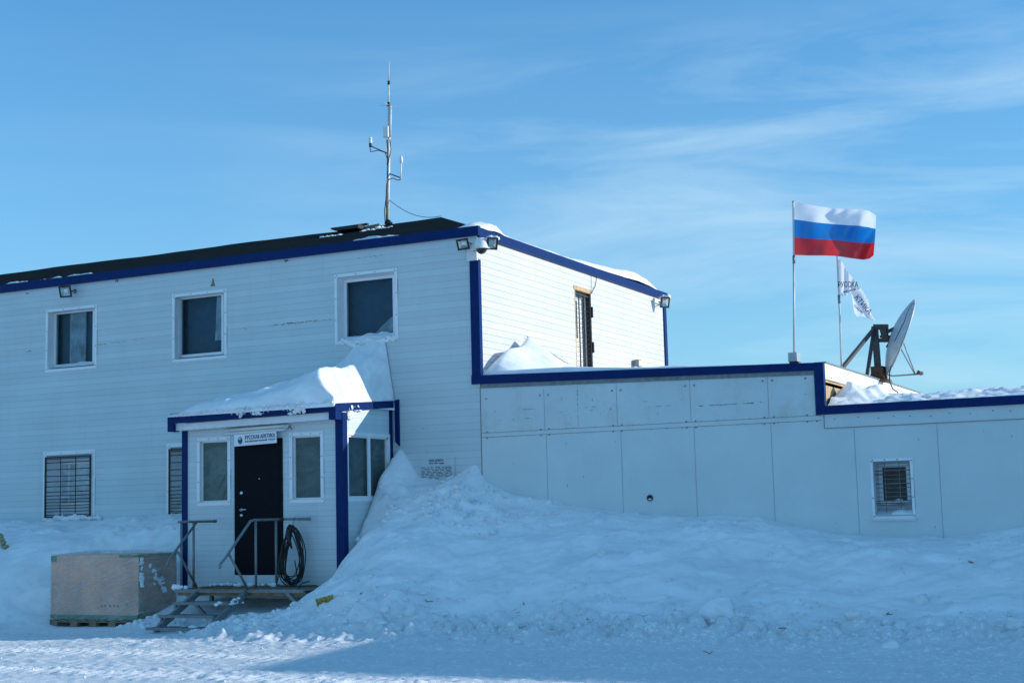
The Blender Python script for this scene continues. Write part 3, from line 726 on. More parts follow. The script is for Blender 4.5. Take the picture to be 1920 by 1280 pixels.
b = MB(); b.box(CX - .12, CX - .112, y0 + .10, y0 + .26, 4.60, 4.86); b.build('cardboard_patch', M['wood'], dr)
b = MB()
for q in np.arange(z0 + .1, z1 - .05, .088): b.tube([(CX - .03, y0 + .02, q), (CX - .03, y1 - .01, q)], .005, 6)
for q in (.04, .35, .66, .97): b.box(CX - .045, CX - .025, y0 + (y1 - y0) * q - .009, y0 + (y1 - y0) * q + .009, z0, z1 - .05)
b.box(CX - .045, CX - .025, y0, y1, z1 - .07, z1 - .045)
b.box(CX - .01, CX + .03, y1 + .005, y1 + .045, 5.18, 5.38); b.box(CX - .01, CX + .03, y1 + .005, y1 + .045, 4.52, 4.72)
b.build('security_grille', M['black'], dr)

# ------------------------------------------------------------------ annex
SX = -5.03
annex = empty('annex_building', (-6, 24, 0), 'low flat-roofed annex of pale riveted panels with stepped blue parapet trim', 'building')
LW = (-4.39, -3.885, 1.44, 2.19)
b = MB(); wall_y(b, CX + .0, SX, 0, 3.58, 20.0, .12); b.build('wall', M['panel'], annex)
b = MB(); wall_y(b, SX, -.71, 0, 2.90, 20.0, .12, [LW]); b.build('wall', M['panel'], annex)
def trap(b, x0, x1, y0, y1, zl0, zl1, zr0, zr1):
    v = [(x0, y0, zl0), (x1, y0, zr0), (x1, y0, zr1), (x0, y0, zl1), (x0, y1, zl0), (x1, y1, zr0), (x1, y1, zr1), (x0, y1, zl1)]
    k = len(b.v); b.v += [Vector(q) for q in v]
    for f in ((0, 1, 2, 3), (5, 4, 7, 6), (3, 2, 6, 7), (0, 4, 5, 1), (1, 5, 6, 2), (0, 3, 7, 4)): b.face([k + i for i in f])
b = MB()
trap(b, CX - .135, SX - .10, 19.955, 20.06, 3.635, 3.775, 3.495, 3.605)     # falls slightly to the right
trap(b, SX - .10, SX + .03, 19.955, 20.06, 2.870, 3.605, 2.870, 3.600)
b.box(SX + .03, -.72, 19.955, 20.06, 2.870, 2.990)
b.mi = 1
trap(b, CX + .022, SX - .10, 19.985, 20.0, 3.565, 3.635, 3.435, 3.495); b.box(SX - .115, SX - .10, 19.985, 20.0, 2.87, 3.44)
b.build('parapet_trim', [M['blue'], M['galv']], annex)
# joints, cover strips and bolts
b = MB(); yj = 19.9965
def vj(x, z0, z1, w=.004, tilt=0.): b.quad((x - w / 2, yj, z0), (x + w / 2, yj, z0), (x + w / 2 + tilt, yj, z1), (x - w / 2 + tilt, yj, z1))
def hj(x0, x1, z, w=.008): b.quad((x0, yj, z - w / 2), (x1, yj, z - w / 2), (x1, yj, z + w / 2), (x0, yj, z + w / 2))
def bolt(x, z, r=.014):
    n = 8; b.quad(*[(x + r * math.cos(2 * math.pi * k / n), yj - .004, z + r * math.sin(2 * math.pi * k / n)) for k in range(n)])
vj(CX - .004, 0, 3.60, .014)
UPX = [-9.35, -8.15, -6.99, -5.82]
for x in UPX: vj(x, 2.86, 3.5, .0045)
for k in range(24):
    if random.random() < .7: z = 2.9 + k * .025; vj(-8.79, z, z + random.uniform(.008, .022), .009)
for x in (-9.33, -8.10, -6.95, -5.80): vj(x, 0, 2.79, .004)
for x in (-4.62, -3.50, -2.2, -1.0): vj(x, 0, 2.66, .004)
hj(CX, SX - .03, 2.862, .006); hj(CX, SX - .03, 2.793, .006)
b.mi = 1; b.quad((SX, yj - .004, 2.678), (-.72, yj - .004, 2.678), (-.72, yj - .004, 2.866), (SX, yj - .004, 2.866)); b.mi = 0
yj = 19.988; hj(SX, -.72, 2.676, .009); vj(SX, 2.67, 2.87, .01)
for k in range(15): bolt(SX + .2 + k * .26 + random.uniform(-.06, .06), 2.79 + random.uniform(-.02, .02), .009)
yj = 19.9965
for x in UPX + [-5.2, -10.42]:
    for dx in (-.07, .07):
        if x == -10.42 and dx < 0: continue
        bolt(x + dx, 3.395, .015); bolt(x + dx, 2.872, .014); bolt(x + dx, 2.783, .014)
for k in range(88):
    x = CX + .08 + k * .06
    if random.random() < .62: bolt(x, (2.868 if k % 2 else 2.786) + random.uniform(-.004, .004), random.choice((.004, .005, .007)))
def dashes(x0, x1, z, p=.55, w=.008, slope=0.):
    x = x0
    while x < x1:
        L = random.uniform(.02, .09)
        if random.random() < p: hj(x, min(x + L, x1), z + slope * (x - x0) + random.uniform(-.004, .004), w * random.uniform(.5, 1.2))
        x += L + .01
dashes(-6.86, -5.84, 3.09, .8, .012, .0)
dashes(-9.2, -8.2, 3.17, .2, .006); dashes(-10.3, -9.5, 3.19, .2, .006); dashes(-10.3, -9.6, 3.05, .15, .006); dashes(-8.0, -7.1, 3.2, .25, .005); dashes(-7.7, -7.2, 3.12, .25, .006)
dashes(-5.6, -5.2, 3.17, .35, .006); dashes(-9.2, -8.2, 3.12, .2, .005)
for (x, z) in ((-9.05, 3.30), (-8.55, 3.25), (-8.25, 3.1), (-8.42, 3.05), (-8.9, 3.0), (-9.0, 1.98), (-8.73, 2.12), (-8.1, 2.2), (-2.9, 2.53), (-2.55, 2.44), (-3.75, 2.45), (-4.95, 1.35), (-3.6, 1.27), (-8.2, 2.62), (-9.9, 2.35), (-9.0, 2.62), (-7.5, 3.0)):
    vj(x, z, z + random.uniform(.015, .05), .006, random.uniform(-.012, .012))
b.build('panel_joints', [M['groove'], M['panel']], annex)
b = MB(); c = PY(1219, 933, 20.0); b.lathe((c.x, 19.98, c.z), (0, 1, 0), [(0, .036), (0, .046), (.10, .046)], 18); b.lathe((c.x, 19.985, c.z), (0, 1, 0), [(.005, .037), (.10, .036)], 18)
b.quad(*[(c.x + .038 * math.cos(a), 19.992, c.z - .038 * math.sin(a)) for a in [2 * math.pi * k / 16 for k in range(16)]])  # black disc on the uncut wall stands in for shade inside the pipe
vp = b.build('vent_pipe', M['black'], annex)
b = MB(); b.quad(*[(c.x + .028 * math.cos(a), 19.988, c.z - .008 + .024 * math.sin(a)) for a in [math.pi + math.pi * k / 8 for k in range(9)]]); b.build('frost_plug', M['snow'], vp)
# window in the low wing
gl = px_rect(1654, 876, 1702, 938, 20.32)
w = window_y(annex, *LW, 20, gl, .32, surround=.035, pane='glassd', rmat='reveal', roomd=.4)
b = MB(); b.box(LW[0] - .05, LW[1] + .06, 19.96, 20.0, LW[2] - .06, LW[2] - .035); b.build('sill', M['reveal'], w)
b = MB()
for k in range(12): z = LW[2] + .03 + k * .059; b.tube([(LW[0] + .01, 20.09, z), (LW[1] - .01, 20.09, z + random.uniform(-.004, .004))], .0045 if k not in (3, 7, 10) else .007, 6)
for q in (.27, .66): x = LW[0] + (LW[1] - LW[0]) * q; b.tube([(x, 20.10, LW[2] + .01), (x, 20.10, LW[3] - .02)], .0045, 6)
b.build('security_grille', M['galv'], w, label='bent thin wire grille')
for q in ((LW[0], LW[1], 20.05, 20.062, LW[2] + .17, LW[2] + .182), (LW[0], LW[0] + .17, 20.05, 20.062, LW[3] - .18, LW[3] - .171), (gl[0], gl[1], 20.30, 20.31, gl[3] - .11, gl[3] - .09), (gl[0] + .2, gl[1], 20.30, 20.31, gl[2] + .20, gl[2] + .225)):
    b = MB(); b.box(*q); b.build('rusty_bar', M['rust'], w)
sill_snow('sill_snow', gl[0] + .12, gl[1] - .05, gl[2] - .03, .06, .05, 'crumbs of snow inside the rusty barred annex window', 44, 20.24)
sill_snow('sill_snow', LW[0] + .2, LW[1], LW[2] + .01, .1, .09, 'snow in the bottom of the annex window recess', 45, 20.03)
# roofs and the side of the step
b = MB(); b.box(CX, SX - .02, 20.06, 28.4, 3.30, 3.56); b.build('roof', M['roof'], annex)
b = MB(); b.box(SX + .0, -.72, 20.06, 28, 2.70, 2.90); b.build('roof', M['roof'], annex)
b = MB(); b.mi = 0; b.box(SX - .02, SX + .03, 20.062, 22.78, 3.375, 3.60); b.box(SX - .02, SX + .03, 22.79, 28.4, 3.375, 3.60)
for k in range(14):
    b.mi = 2; b.box(SX + .03, SX + .034, 20.4 + k * .55, 20.42 + k * .55, 3.40 + .12 * (k % 2), 3.42 + .12 * (k % 2))
b.mi = 1; b.box(SX - .06, SX - .02, 20.062, 28.4, 2.7, 3.45); b.box(SX - .02, SX + .0, 20.062, 28.4, 3.34, 3.374)
b.mi = 3; b.box(SX - .12, SX + .05, 20.062, 28.4, 3.60, 3.618)
b.build('step_fascia', [M['white'], M['wood'], M['groove'], M['galv']], annex)

# snow on the annex roof (high part): flat, with a tall pointed drift against the end wall
xs = np.arange(CX, SX + .02, .035); ys = np.arange(20.0, 28.4, .04); A, B = np.meshgrid(xs, ys, indexing='ij')
edge = 3.765 - (A - CX) * .031
H = edge + .03 * sm(20, 20.25, B) + .05 * fbm(A, B, .9, 101, 4) * sm(20.1, 20.8, B) + .02 * sm(-9.6, -10.3, A)
# drift: crest line of the pyramid seen against the wall
xr = A - CX
crest = np.interp(B, [20.0, 20.15, 20.35, 20.6, 20.9, 21.1, 21.35, 21.75, 22.3, 23.3, 24.2, 25.5, 28], [3.74, 3.92, 4.08, 4.24, 4.32, 4.36, 4.52, 4.34, 4.22, 4.12, 4.05, 4.0, 3.95])
wd = np.interp(B, [20, 20.4, 21, 22, 24, 28], [.45, .6, .95, 1.15, 1.0, .8])
D = edge + (crest - edge) * np.clip(1 - np.abs(xr - .22) / wd, 0, 1) ** 1.2
notch = .22 * np.exp(-((B - 21.05) / .22) ** 2) * np.exp(-(xr / .16) ** 2)    # wind scoop beside the wall
D = D - notch
H = np.maximum(H, D + .03 * fbm(A, B, .4, 104, 4) * sm(20.05, 20.4, B))
H = blur(H, 1)
front = np.interp(A, [CX, -10.2, -9.6, -9.0, -8.0, -6.6, -5.03], [.09, .08, .09, .10, .05, .03, .02])
lip = sm(20.0, 20.1, B)
H = np.where(B < 20.12, (edge - .05) * (1 - lip) + (edge + front) * lip, H)
H += .05 * np.exp(-((A + 7.3) / .7) ** 2) * sm(20.1, 20.5, B)
o = grid_mesh('roof_snow', xs, ys, H, M['snow']); tag(o, 'snow on the annex roof with a pointed drift against the end wall', kind='stuff')
# snow on the low roof
xs = np.arange(SX + .03, -.72, .03); ys = np.arange(20.02, 27.9, .035); A, B = np.meshgrid(xs, ys, indexing='ij')
base = 2.985 + .10 * sm(20.0, 21.2, B)
rip = fbm(A, B, .55, 111, 5, .62, 1., 1.6, .3)
H = base + .10 * np.abs(rip) * sm(20.0, 20.4, B) + .13 * np.exp(-((A + 2.9) / 1.0) ** 2) * np.exp(-((B - 22.4) / 1.3) ** 2)
pk = .19 * np.exp(-((A + 4.78) / .22) ** 2 - ((B - 20.75) / .30) ** 2) + .16 * np.exp(-((A + 4.52) / .14) ** 2 - ((B - 20.95) / .22) ** 2) + .09 * np.exp(-((A + 4.3) / .5) ** 2 - ((B - 21.6) / .6) ** 2) + .10 * np.exp(-((A + 5.0) / .2) ** 2) * sm(27, 20.4, B)
H += pk * (1 + .5 * fbm(A, B, .2, 113, 3)) * sm(20.05, 20.4, B)
H -= .10 * sm(24, 27.5, B)
H = np.where(B < 20.05, 2.975, H)
o = grid_mesh('roof_snow', xs, ys, H, M['snow']); tag(o, 'rippled sunlit snow on the low roof below the dish', kind='stuff')

# ------------------------------------------------------------------ porch
FY = 18.49; PL, PR = -15.05, -12.05
porch = empty('entrance_porch', (-13.55, 19.2, .6), 'white boarded entrance porch with blue corner posts and a black door', 'porch')
PW1 = (-14.755, -14.205, 1.90, 2.875); PW2 = (-12.965, -12.445, 1.90, 2.875); DO = (-14.07, -13.15, .62, 2.86)
b = MB(); wall_y(b, PL, PR, .35, 3.22, FY, .08, [PW1, PW2, DO]); b.build('front_wall', M['siding_porch'], porch)
PS = (18.64, 19.83, 1.90, 2.86)
b = MB(); wall_x(b, FY, 20, .3, 3.34, PR, .08, [PS]); b.build('side_wall', M['siding_porch'], porch)
b = MB(); b.box(PL, PL + .08, FY + .08, 20, .35, 3.2); b.build('side_wall', M['siding_porch'], porch)
b = MB(); b.box(PL, PR, FY, 20, .35, .42); b.build('floor', M['oldwood'], porch)
b = MB(); b.box(PL + .08, PR - .08, FY + .08, 19.99, 3.16, 3.2); b.build('ceiling_board', M['oldwood'], porch)
b = MB()
b.box(PL - .06, PL + .045, FY - .02, FY, .45, 3.16); b.box(PL - .06, PL, FY, FY + .1, .45, 3.16)
b.build('corner_post', M['blue'], porch)
b = MB(); b.box(PR - .115, PR + .02, FY - .02, FY, .40, 3.2); b.box(PR, PR + .02, FY, FY + .11, .40, 3.2); b.build('corner_post', M['blue'], porch)
b = MB(); b.box(PR + .0, PR + .015, 19.86, 19.95, 2.1, 3.33); b.build('corner_post', M['blue'], porch)
b = MB(); trap(b, PR + .045, PR + .12, 19.965, 19.998, 2.80, 3.46, 2.72, 3.475)
b.build('wall_batten', M['blue'], porch)
# roof: slopes up slightly to the wall, blue edging, white fascia under it
b = MB()
for (x0, x1) in ((PL - .12, PR + .03),):
    k = len(b.v); v = [(x0, 18.27, 3.29), (x1, 18.27, 3.32), (x1, 20, 3.45), (x0, 20, 3.42), (x0, 18.27, 3.21), (x1, 18.27, 3.24), (x1, 20, 3.36), (x0, 20, 3.33)]
    b.v += [Vector(q) for q in v]
    for f in ((0, 1, 2, 3), (7, 6, 5, 4), (0, 4, 5, 1), (1, 5, 6, 2), (2, 6, 7, 3), (3, 7, 4, 0)): b.face([k + i for i in f])
b.build('roof', M['frost'], porch)
b = MB()
trap(b, PL - .16, PR + .05, 18.235, 18.27, 3.165, 3.285, 3.205, 3.325)
trap(b, PL - .16, PL - .05, 18.237, 18.40, 3.04, 3.164, 3.04, 3.166); trap(b, PR - .075, PR + .05, 18.237, 18.40, 3.08, 3.204, 3.08, 3.204)
k = len(b.v); x0, x1 = PR + .03, PR + .05
b.v += [Vector(q) for q in ((x0, 18.272, 3.205), (x1, 18.272, 3.205), (x1, 18.272, 3.325), (x0, 18.272, 3.325), (x0, 19.93, 3.34), (x1, 19.93, 3.34), (x1, 19.93, 3.455), (x0, 19.93, 3.455))]
for f in ((0, 1, 2, 3), (5, 4, 7, 6), (3, 2, 6, 7), (0, 4, 5, 1), (1, 5, 6, 2), (0, 3, 7, 4)): b.face([k + i for i in f])
b.mi = 1; trap(b, PL - .05, PR - .075, 18.31, FY - .02, 3.055, 3.16, 3.09, 3.20)
for kk in range(13):
    b.mi = 2; x = PL + .1 + kk * .215; b.box(x, x + .01, 18.307, 18.31, 3.06 + .005 * kk * .3, 3.07 + .005 * kk * .3)
b.build('roof_edging', [M['blue'], M['whitetrim'], M['groove']], porch)
# frosted fringe where the snow overhangs the edging
b = MB()
x = PL - .1
while x < PR - .02:
    wd_ = random.uniform(.015, .05); q = (x - PL) / (PR - PL); top = 3.30 + .035 * q + .03; dp = random.uniform(.03, .075) + (.06 if .35 < q < .82 else 0) * random.random()
    b.quad((x, 18.222, top), (x + wd_, 18.222, top), (x + wd_ * .8, 18.226 - .004, top - dp), (x + wd_ * .2, 18.226 - .004, top - dp * .9)); x += wd_ * .8
b.build('ice_fringe', M['frost'], porch)
# porch windows
w = window_y(porch, *PW1, FY, (-14.735, -14.225, 1.925, 2.85), .05, surround=.055, pane='glassp', room=False, proud=.015)
b = MB(); yb = FY + .12
b.box(-14.75, -14.21, yb + .12, yb + .13, 1.9, 2.88); b.mi = 1
b.beam((-14.72, yb, 2.12), (-14.50, yb, 1.95), .03, .02); b.beam((-14.62, yb, 1.92), (-14.22, yb, 2.5), .045, .02); b.beam((-14.72, yb, 2.3), (-14.55, yb, 2.0), .025, .02); b.beam((-14.42, yb + .01, 1.92), (-14.25, yb + .01, 2.3), .03, .02)
b.box(-14.73, -14.22, yb, yb + .02, 2.78, 2.83)
b.build('stored_laths', [M['curtain'], M['oldwood']], w)
w = window_y(porch, *PW2, FY, (-12.945, -12.465, 1.925, 2.85), .05, surround=.055, pane='glassp', room=False, proud=.015)
b = MB()
b.box(-12.96, -12.45, yb + .16, yb + .17, 1.9, 2.88); b.mi = 1
b.beam((-12.95, yb, 2.80), (-12.46, yb, 2.74), .06, .02, ); b.beam((-12.95, yb, 2.69), (-12.46, yb, 2.62), .07, .02); b.box(-12.90, -12.50, yb, yb + .02, 2.33, 2.39); b.box(-12.53, -12.48, yb - .01, yb + .01, 1.95, 2.8)
b.build('stored_laths', [M['room'], M['oldwood']], w)
# side window, two lights
b = MB(); y0, y1, z0, z1 = PS; xo = PR + .014
for (a0, a1, c0, c1) in ((y0 - .05, y1 + .03, z1, z1 + .05), (y0 - .05, y1 + .03, z0 - .05, z0), (y0 - .05, y0, z0, z1), (y1, y1 + .03, z0, z1), ((y0 + y1) / 2 - .04, (y0 + y1) / 2 + .03, z0, z1)): b.box(PR - .01, xo, a0, a1, c0, c1)
for (a0, a1, c0, c1) in ((y0, y0 + .03, z0, z1), (y1 - .03, y1, z0, z1), (y0, y1, z0, z0 + .03), (y0, y1, z1 - .03, z1)): b.box(PR - .07, PR - .012, a0, a1, c0, c1)
w = b.build('window', M['white'], porch)
b = MB(); b.quad((PR - .05, y0, z0), (PR - .05, y1, z0), (PR - .05, y1, z1), (PR - .05, y0, z1)); b.build('pane', M['glassp'], w)
b = MB(); b.quad((PR - .35, y0 - .1, 1.7), (PR - .35, y1 + .1, 1.7), (PR - .35, y1 + .1, 2.95), (PR - .35, y0 - .1, 2.95)); b.build('room_lining', M['room'], w)
# door
b = MB(); b.box(-14.07, -13.15, FY - .015, FY + .05, .76, 2.86); b.mi = 1; b.box(-14.09, -13.13, FY - .03, FY + .06, .62, .755)
for (a0, a1, c0, c1) in ((-14.0, -13.98, .82, 2.80), (-13.24, -13.22, .82, 2.80), (-13.98, -13.24, 2.78, 2.80), (-13.98, -13.24, .82, .84)):
    b.mi = 0; b.box(a0, a1, FY - .018, FY - .015, c0, c1)
door = b.build('door', [M['doorm'], M['reveal']], porch, bevel=.003)
b = MB(); c = Vector((-13.93, FY - .018, 1.765))
b.lathe(c, (0, -1, 0), [(0, .028), (.012, .028), (.015, .02), (.045, .012), (.05, 0.001)], 16); b.tube([c + Vector((0, -.045, 0)), c + Vector((.05, -.05, .005)), c + Vector((.125, -.045, .005))], .009, 8)
b.lathe((-13.93, FY - .018, 1.68), (0, -1, 0), [(0, .027), (.012, .025), (.016, .001)], 16)
b.build('door_handle', M['chrome'], door)
b = MB(); b.lathe((-13.93, FY - .018, 2.03), (0, -1, 0), [(0, .030), (.010, .028), (.014, .001)], 16); b.box(-13.936, -13.924, FY - .034, FY - .031, 2.018, 2.04); b.build('door_lock', M['chrome'], door)
b = MB(); c = PY(486, 897, FY - .02); b.lathe((c.x, FY - .018, c.z), (0, -1, 0), [(0, .013), (.006, .012), (.008, .001)], 12); b.build('peephole', M['chrome'], door)

# fluorescent batten and sign
b = MB(); x0, x1 = -14.22, -13.02
b.mi = 0; trap(b, x0, x1, FY - .05, FY - .002, 2.985, 3.04, 3.005, 3.058)
b.mi = 1; b.tube([(x0 + .03, FY - .075, 2.965), (x1 - .03, FY - .075, 2.985)], .022, 10); b.tube([(x0 + .03, FY - .075, 3.02), (x1 - .03, FY - .075, 3.04)], .022, 10)
b.mi = 2; b.tube([(x1, FY - .05, 3.0), (x1 + .05, FY - .05, 3.03), (x1 + .06, FY - .03, 2.98)], .008, 6)
t = empty('tube_light', (-13.6, FY, 2.96), 'unlit twin tube lamp fixed above the porch door', 'lamp')
b.build('lamp_body', [M['whitetrim'], M['lampw'], M['rubber']], t)
sgn = empty('door_sign', (-13.6, FY - .1, 2.77), 'white sign reading РУССКАЯ АРКТИКА over the black porch door', 'sign')
b = MB(); a = R(1.6); ax = Vector((math.cos(a), 0, math.sin(a))); az = Vector((-math.sin(a), 0, math.cos(a))); sc = Vector((-13.595, FY - .105, 2.862))
b.obox(sc, ax, Vector((0, 1, 0)), az, .403, .008, .092)
b.build('sign_board', M['sign'], sgn)
def on_sign(u, v): return sc + ax * u + az * v
p = on_sign(.098, .032); text('РУССКАЯ АРКТИКА', .575, .068, p.x, p.z, sc.y - .011, M['ink'], 'sign_lettering', sgn, a, .010)
p = on_sign(.098, -.030); text('национальный парк', .575, .040, p.x, p.z, sc.y - .011, M['ink'], 'sign_lettering', sgn, a, .006)
b = MB(); p = on_sign(-.285, -.005); yy = sc.y - .0095
b.quad(*[(p.x + q * math.cos(th), yy, p.z + q2 * math.sin(th)) for th, q, q2 in [(2 * math.pi * k / 24, .046, .056 if k < 12 else .064) for k in range(24)]])
b.mi = 1; yy -= .0015
b.quad(*[(p.x + u_, yy, p.z + v_) for u_, v_ in ((-.042, .005), (-.022, .012), (-.008, -.006), (.014, -.002), (.030, .018), (.044, .024), (.040, -.012), (.022, -.036), (.0, -.042), (-.026, -.030), (-.040, -.012))])
b.mi = 2; yy -= .0015; b.quad(*[(p.x + u_, yy, p.z + v_) for u_, v_ in ((-.030, .022), (-.006, .036), (.020, .036), (.002, .026), (-.014, .012))])
b.build('sign_emblem', [M['teal'], M['navy'], M['sign']], sgn)
# memorial plate
c0 = PY(792, 862, 19.985); c1 = PY(851, 898, 19.985); pz = c0.z
plq = empty('information_plate', (-11.25, 19.98, 2.15), 'pale plate with printed lines headed БАЗА «ОМЕГА» on the boards', 'sign')
b = MB(); b.box(-11.56, -10.93, 19.975, 19.997, 2.10, 2.52); b.build('plate_board', M['siding'], plq)
M['plate'] = simple('plate_print_ground', (.74, .76, .79), .5, var=.03)
b.build
text('БАЗА «ОМЕГА»', .265, .036, -11.255, 2.468, 19.972, M['ink'], 'plate_lettering', plq, 0, .006)
text('1974–1991 годы', .265, .034, -11.255, 2.420, 19.972, M['ink'], 'plate_lettering', plq, 0, .006)
b = MB(); rr = random.Random(12)
for k in range(8):
    z = 2.358 - k * .0245; x = -11.53
    while x < -10.975:
        L = rr.uniform(.02, .13)
        if x + L > -10.975 or rr.random() < .1: L = max(.01, min(L, -10.975 - x))
        b.quad(*[(px_, 19.9725, pz_) for px_, pz_ in ((x, z - .0045), (x + L, z - .0045), (x + L, z + .0045), (x, z + .0045))]); x += L + rr.uniform(.012, .045)
        if k == 7 and x > -11.25: break
b.build('plate_lines', M['ink'], plq)

# snow on the porch roof
xs = np.arange(PL - .14, PR + .06, .022); ys = np.arange(18.2, 20.0, .022); A, B = np.meshgrid(xs, ys, indexing='ij')
wallz = np.interp(A, [-16, -15.9, -15.1, -14.33, -13.67, -13.35, -13.04, -12.77, -12.51, -12.2, -11.9], [3.6, 3.66, 3.74, 3.92, 4.01, 4.08, 4.23, 4.39, 4.47, 4.44, 4.36])
crest = np.interp(A, [-15.2, -14.9, -14.6, -13.9, -13.44, -12.95, -12.7, -12.35, -11.9], [3.36, 3.50, 3.60, 3.64, 3.68, 3.80, 3.90, 4.0, 4.05])
cy_ = np.interp(A, [-15.2, -13.5, -12.9, -12.5, -12], [18.75, 18.78, 18.62, 18.62, 18.7])
edge = 3.31 + .03 * (A - PL) / 3
H = np.where(B < cy_, edge + (crest - edge) * np.sqrt(np.clip((B - 18.2) / (cy_ - 18.2), 0, 1)), 0)
mid = np.interp(A, [-15.2, -13.5, -12.9, -12.5, -12.2, -12.0], [0, .05, .12, .12, .08, .06])
t_ = np.clip((B - cy_) / (20.0 - cy_), 0, 1)
back = crest * (1 - t_ ** 1.5) + wallz * t_ ** 1.5 - mid * np.sin(math.pi * t_)
rag = .10 * fbm(A, B * 0, .28, 128, 4, .6) * sm(-12.9, -12.6, A)
back = back + rag * t_
H = np.where(B < cy_, H, back)
kk = 1.0 + 5.5 * np.clip((B - 18.35) / 1.65, 0, 1) ** 2.2
face = 3.42 + (PR + .035 - A + .05 * fbm(A * 0, B, .5, 131, 4)) * kk
H = np.minimum(H, face)
H = blur(H, 2)
H += (.10 * fbm(A, B, .6, 121, 4, .5, .5, 1.2) + .045 * fbm(A, B, .2, 125, 4)) * sm(edge + .02, edge + .2, H)
# end faces drop to the roof
endl = sm(PL - .16, PL + .35, A); H = 3.30 + (H - 3.30) * endl ** .6
H = np.where(A > PR + .045, 3.30, H); H = np.where(B < 18.215, 3.27, H); H = np.where(A < PL - .13, 3.27, H)
o = grid_mesh('porch_roof_snow', xs, ys, H, M['snow']); tag(o, 'thick snow on the porch roof piled up towards the window', kind='stuff')
# overhanging lumps and the plastered patch on the side wall
rr = random.Random(9)
pts = [(x, 18.20 + rr.uniform(-.015, .01), 3.30 + .035 * (x - PL) / 3 + rr.uniform(-.01, .03), rr.uniform(.012, .03)) for x in np.arange(PL, PR + .02, .035)]
pts += [(x, 18.21, 3.285 - rr.uniform(0, .08), rr.uniform(.01, .035)) for x in [rr.gauss(c_, .05) for c_ in (-13.75, -13.42, -12.75, -12.68, -12.62) for _ in range(9)]]
lumpy('hanging_snow', pts, 'ragged snow hanging over the blue edge of the porch roof', seed=500)
b = MB()
rr = random.Random(4)
for k in range(44):
    u = rr.random(); yy = 18.62 + .34 * rr.random() ** .9; zz = 3.31 - .30 * u ** .8 + rr.uniform(-.03, .03)
    if yy - 18.62 > .40 - .5 * u: continue
    clod(b, (PR + .03, yy, zz), rr.uniform(.03, .06), 700 + k)
for v in b.v: v.x = PR + .02 + (v.x - PR - .02) * .45
o = b.build('plastered_snow', M['snow']); tag(o, 'patch of snow plastered on the porch side wall above its window', kind='stuff')

# ------------------------------------------------------------------ stairs and landing
st = empty('entrance_stairs', (-13.6, 17.3, 0), 'open grey steel steps and landing with handrails before the black door', 'stairs')
b = MB(); b.box(-14.42, -12.12, 17.52, 18.46, .57, .592); b.box(-14.44, -12.10, 17.48, 17.52, .545, .595)
b.mi = 1; b.box(-14.0, -12.9, 17.47, 17.485, .585, .60); b.box(-14.42, -12.12, 17.53, 17.56, .50, .57); b.box(-14.42, -12.12, 18.3, 18.34, .50, .57)
for k in range(20): b.box(-14.40 + k * .118, -14.385 + k * .118, 17.52, 18.44, .592, .602)
b.build('landing', [M['galv'], M['oldwood']], st)
for i, (yy, z) in enumerate(((17.20, .43), (16.88, .265), (16.60, .11))):
    b = MB(); xa, xb = -14.13, -13.14
    b.box(xa, xb, yy - .13, yy - .10, z - .035, z + .005); b.box(xa, xb, yy + .10, yy + .13, z - .035, z + .005)
    for k in range(12): q = xa + .03 + k * (xb - xa - .06) / 11; b.box(q - .005, q + .005, yy - .10, yy + .10, z - .03, z)
    if i < 2:
        b.box(xa, xa + .04, yy - .10, yy - .06, z - .15, z - .035); b.box(xb - .04, xb, yy - .10, yy - .06, z - .15, z - .035)
    b.build('tread', M['galv'], st)
for x in (-14.02, -13.12):
    b = MB(); b.beam((x, 17.58, .58), (x, 16.55, .05), .05, .09); b.build('stringer', M['galv'], st)
b = MB(); b.beam((-12.42, 17.52, .57), (-12.05, 17.50, .24), .05, .05); b.build('brace', M['galv'], st)
b = MB(); b.beam((-14.3, 17.55, .55), (-13.85, 17.60, .12), .045, .045); b.build('brace', M['galv'], st)
for x_, y_ in ((-14.3, 18.2), (-12.3, 18.3)):
    b = MB(); b.beam((x_, y_, .56), (x_, y_, .1), .05, .05); b.build('leg', M['galv'], st)
def rail(X, pts, posts, extra):
    b = MB(); r = .021
    b.tube(pts, r, 10)
    for (y, z0, z1) in posts: b.tube([(X, y, z0), (X, y, z1)], .019, 8)
    for e in extra: b.tube(e, .019, 8)
    return b
X = -14.38
b = rail(X, [(X, 18.40, 1.60), (X, 17.50, 1.605)], ((17.57, .60, 1.6), (17.86, .59, 1.6)), ([(X, 17.93, 1.59), (X, 17.30, 1.06), (X, 17.22, .94)], [(X, 17.48, 1.16), (X, 17.93, .61)]))
b.lathe((X, 18.36, 1.60), (0, 1, 0), [(0, .026), (.05, .026), (.05, .001)], 10)
b.build('handrail', M['galv'], st)
X = -13.05
b = rail(X, [(X, 18.28, 1.605), (X, 17.60, 1.605), (X, 17.52, 1.59), (X, 16.95, 1.10), (X, 16.80, .99), (X, 16.79, .93)], ((17.65, .60, 1.6), (18.16, .60, 1.6)), ([(X, 17.0, 1.13), (X, 17.45, .60)],))
b.mi = 1; b.lathe((X, 18.24, 1.605), (0, 1, 0), [(0, .027), (.09, .027)], 10); b.mi = 0
b.tube([(X, 18.33, 1.605), (X + .04, 18.37, 1.605), (X + .46, 18.37, 1.60)], .02, 10); b.lathe((X + .43, 18.37, 1.60), (1, 0, 0), [(0, .027), (.05, .027), (.05, .001)], 10)
b.build('handrail', [M['galv'], M['black']], st)
rr = random.Random(8)
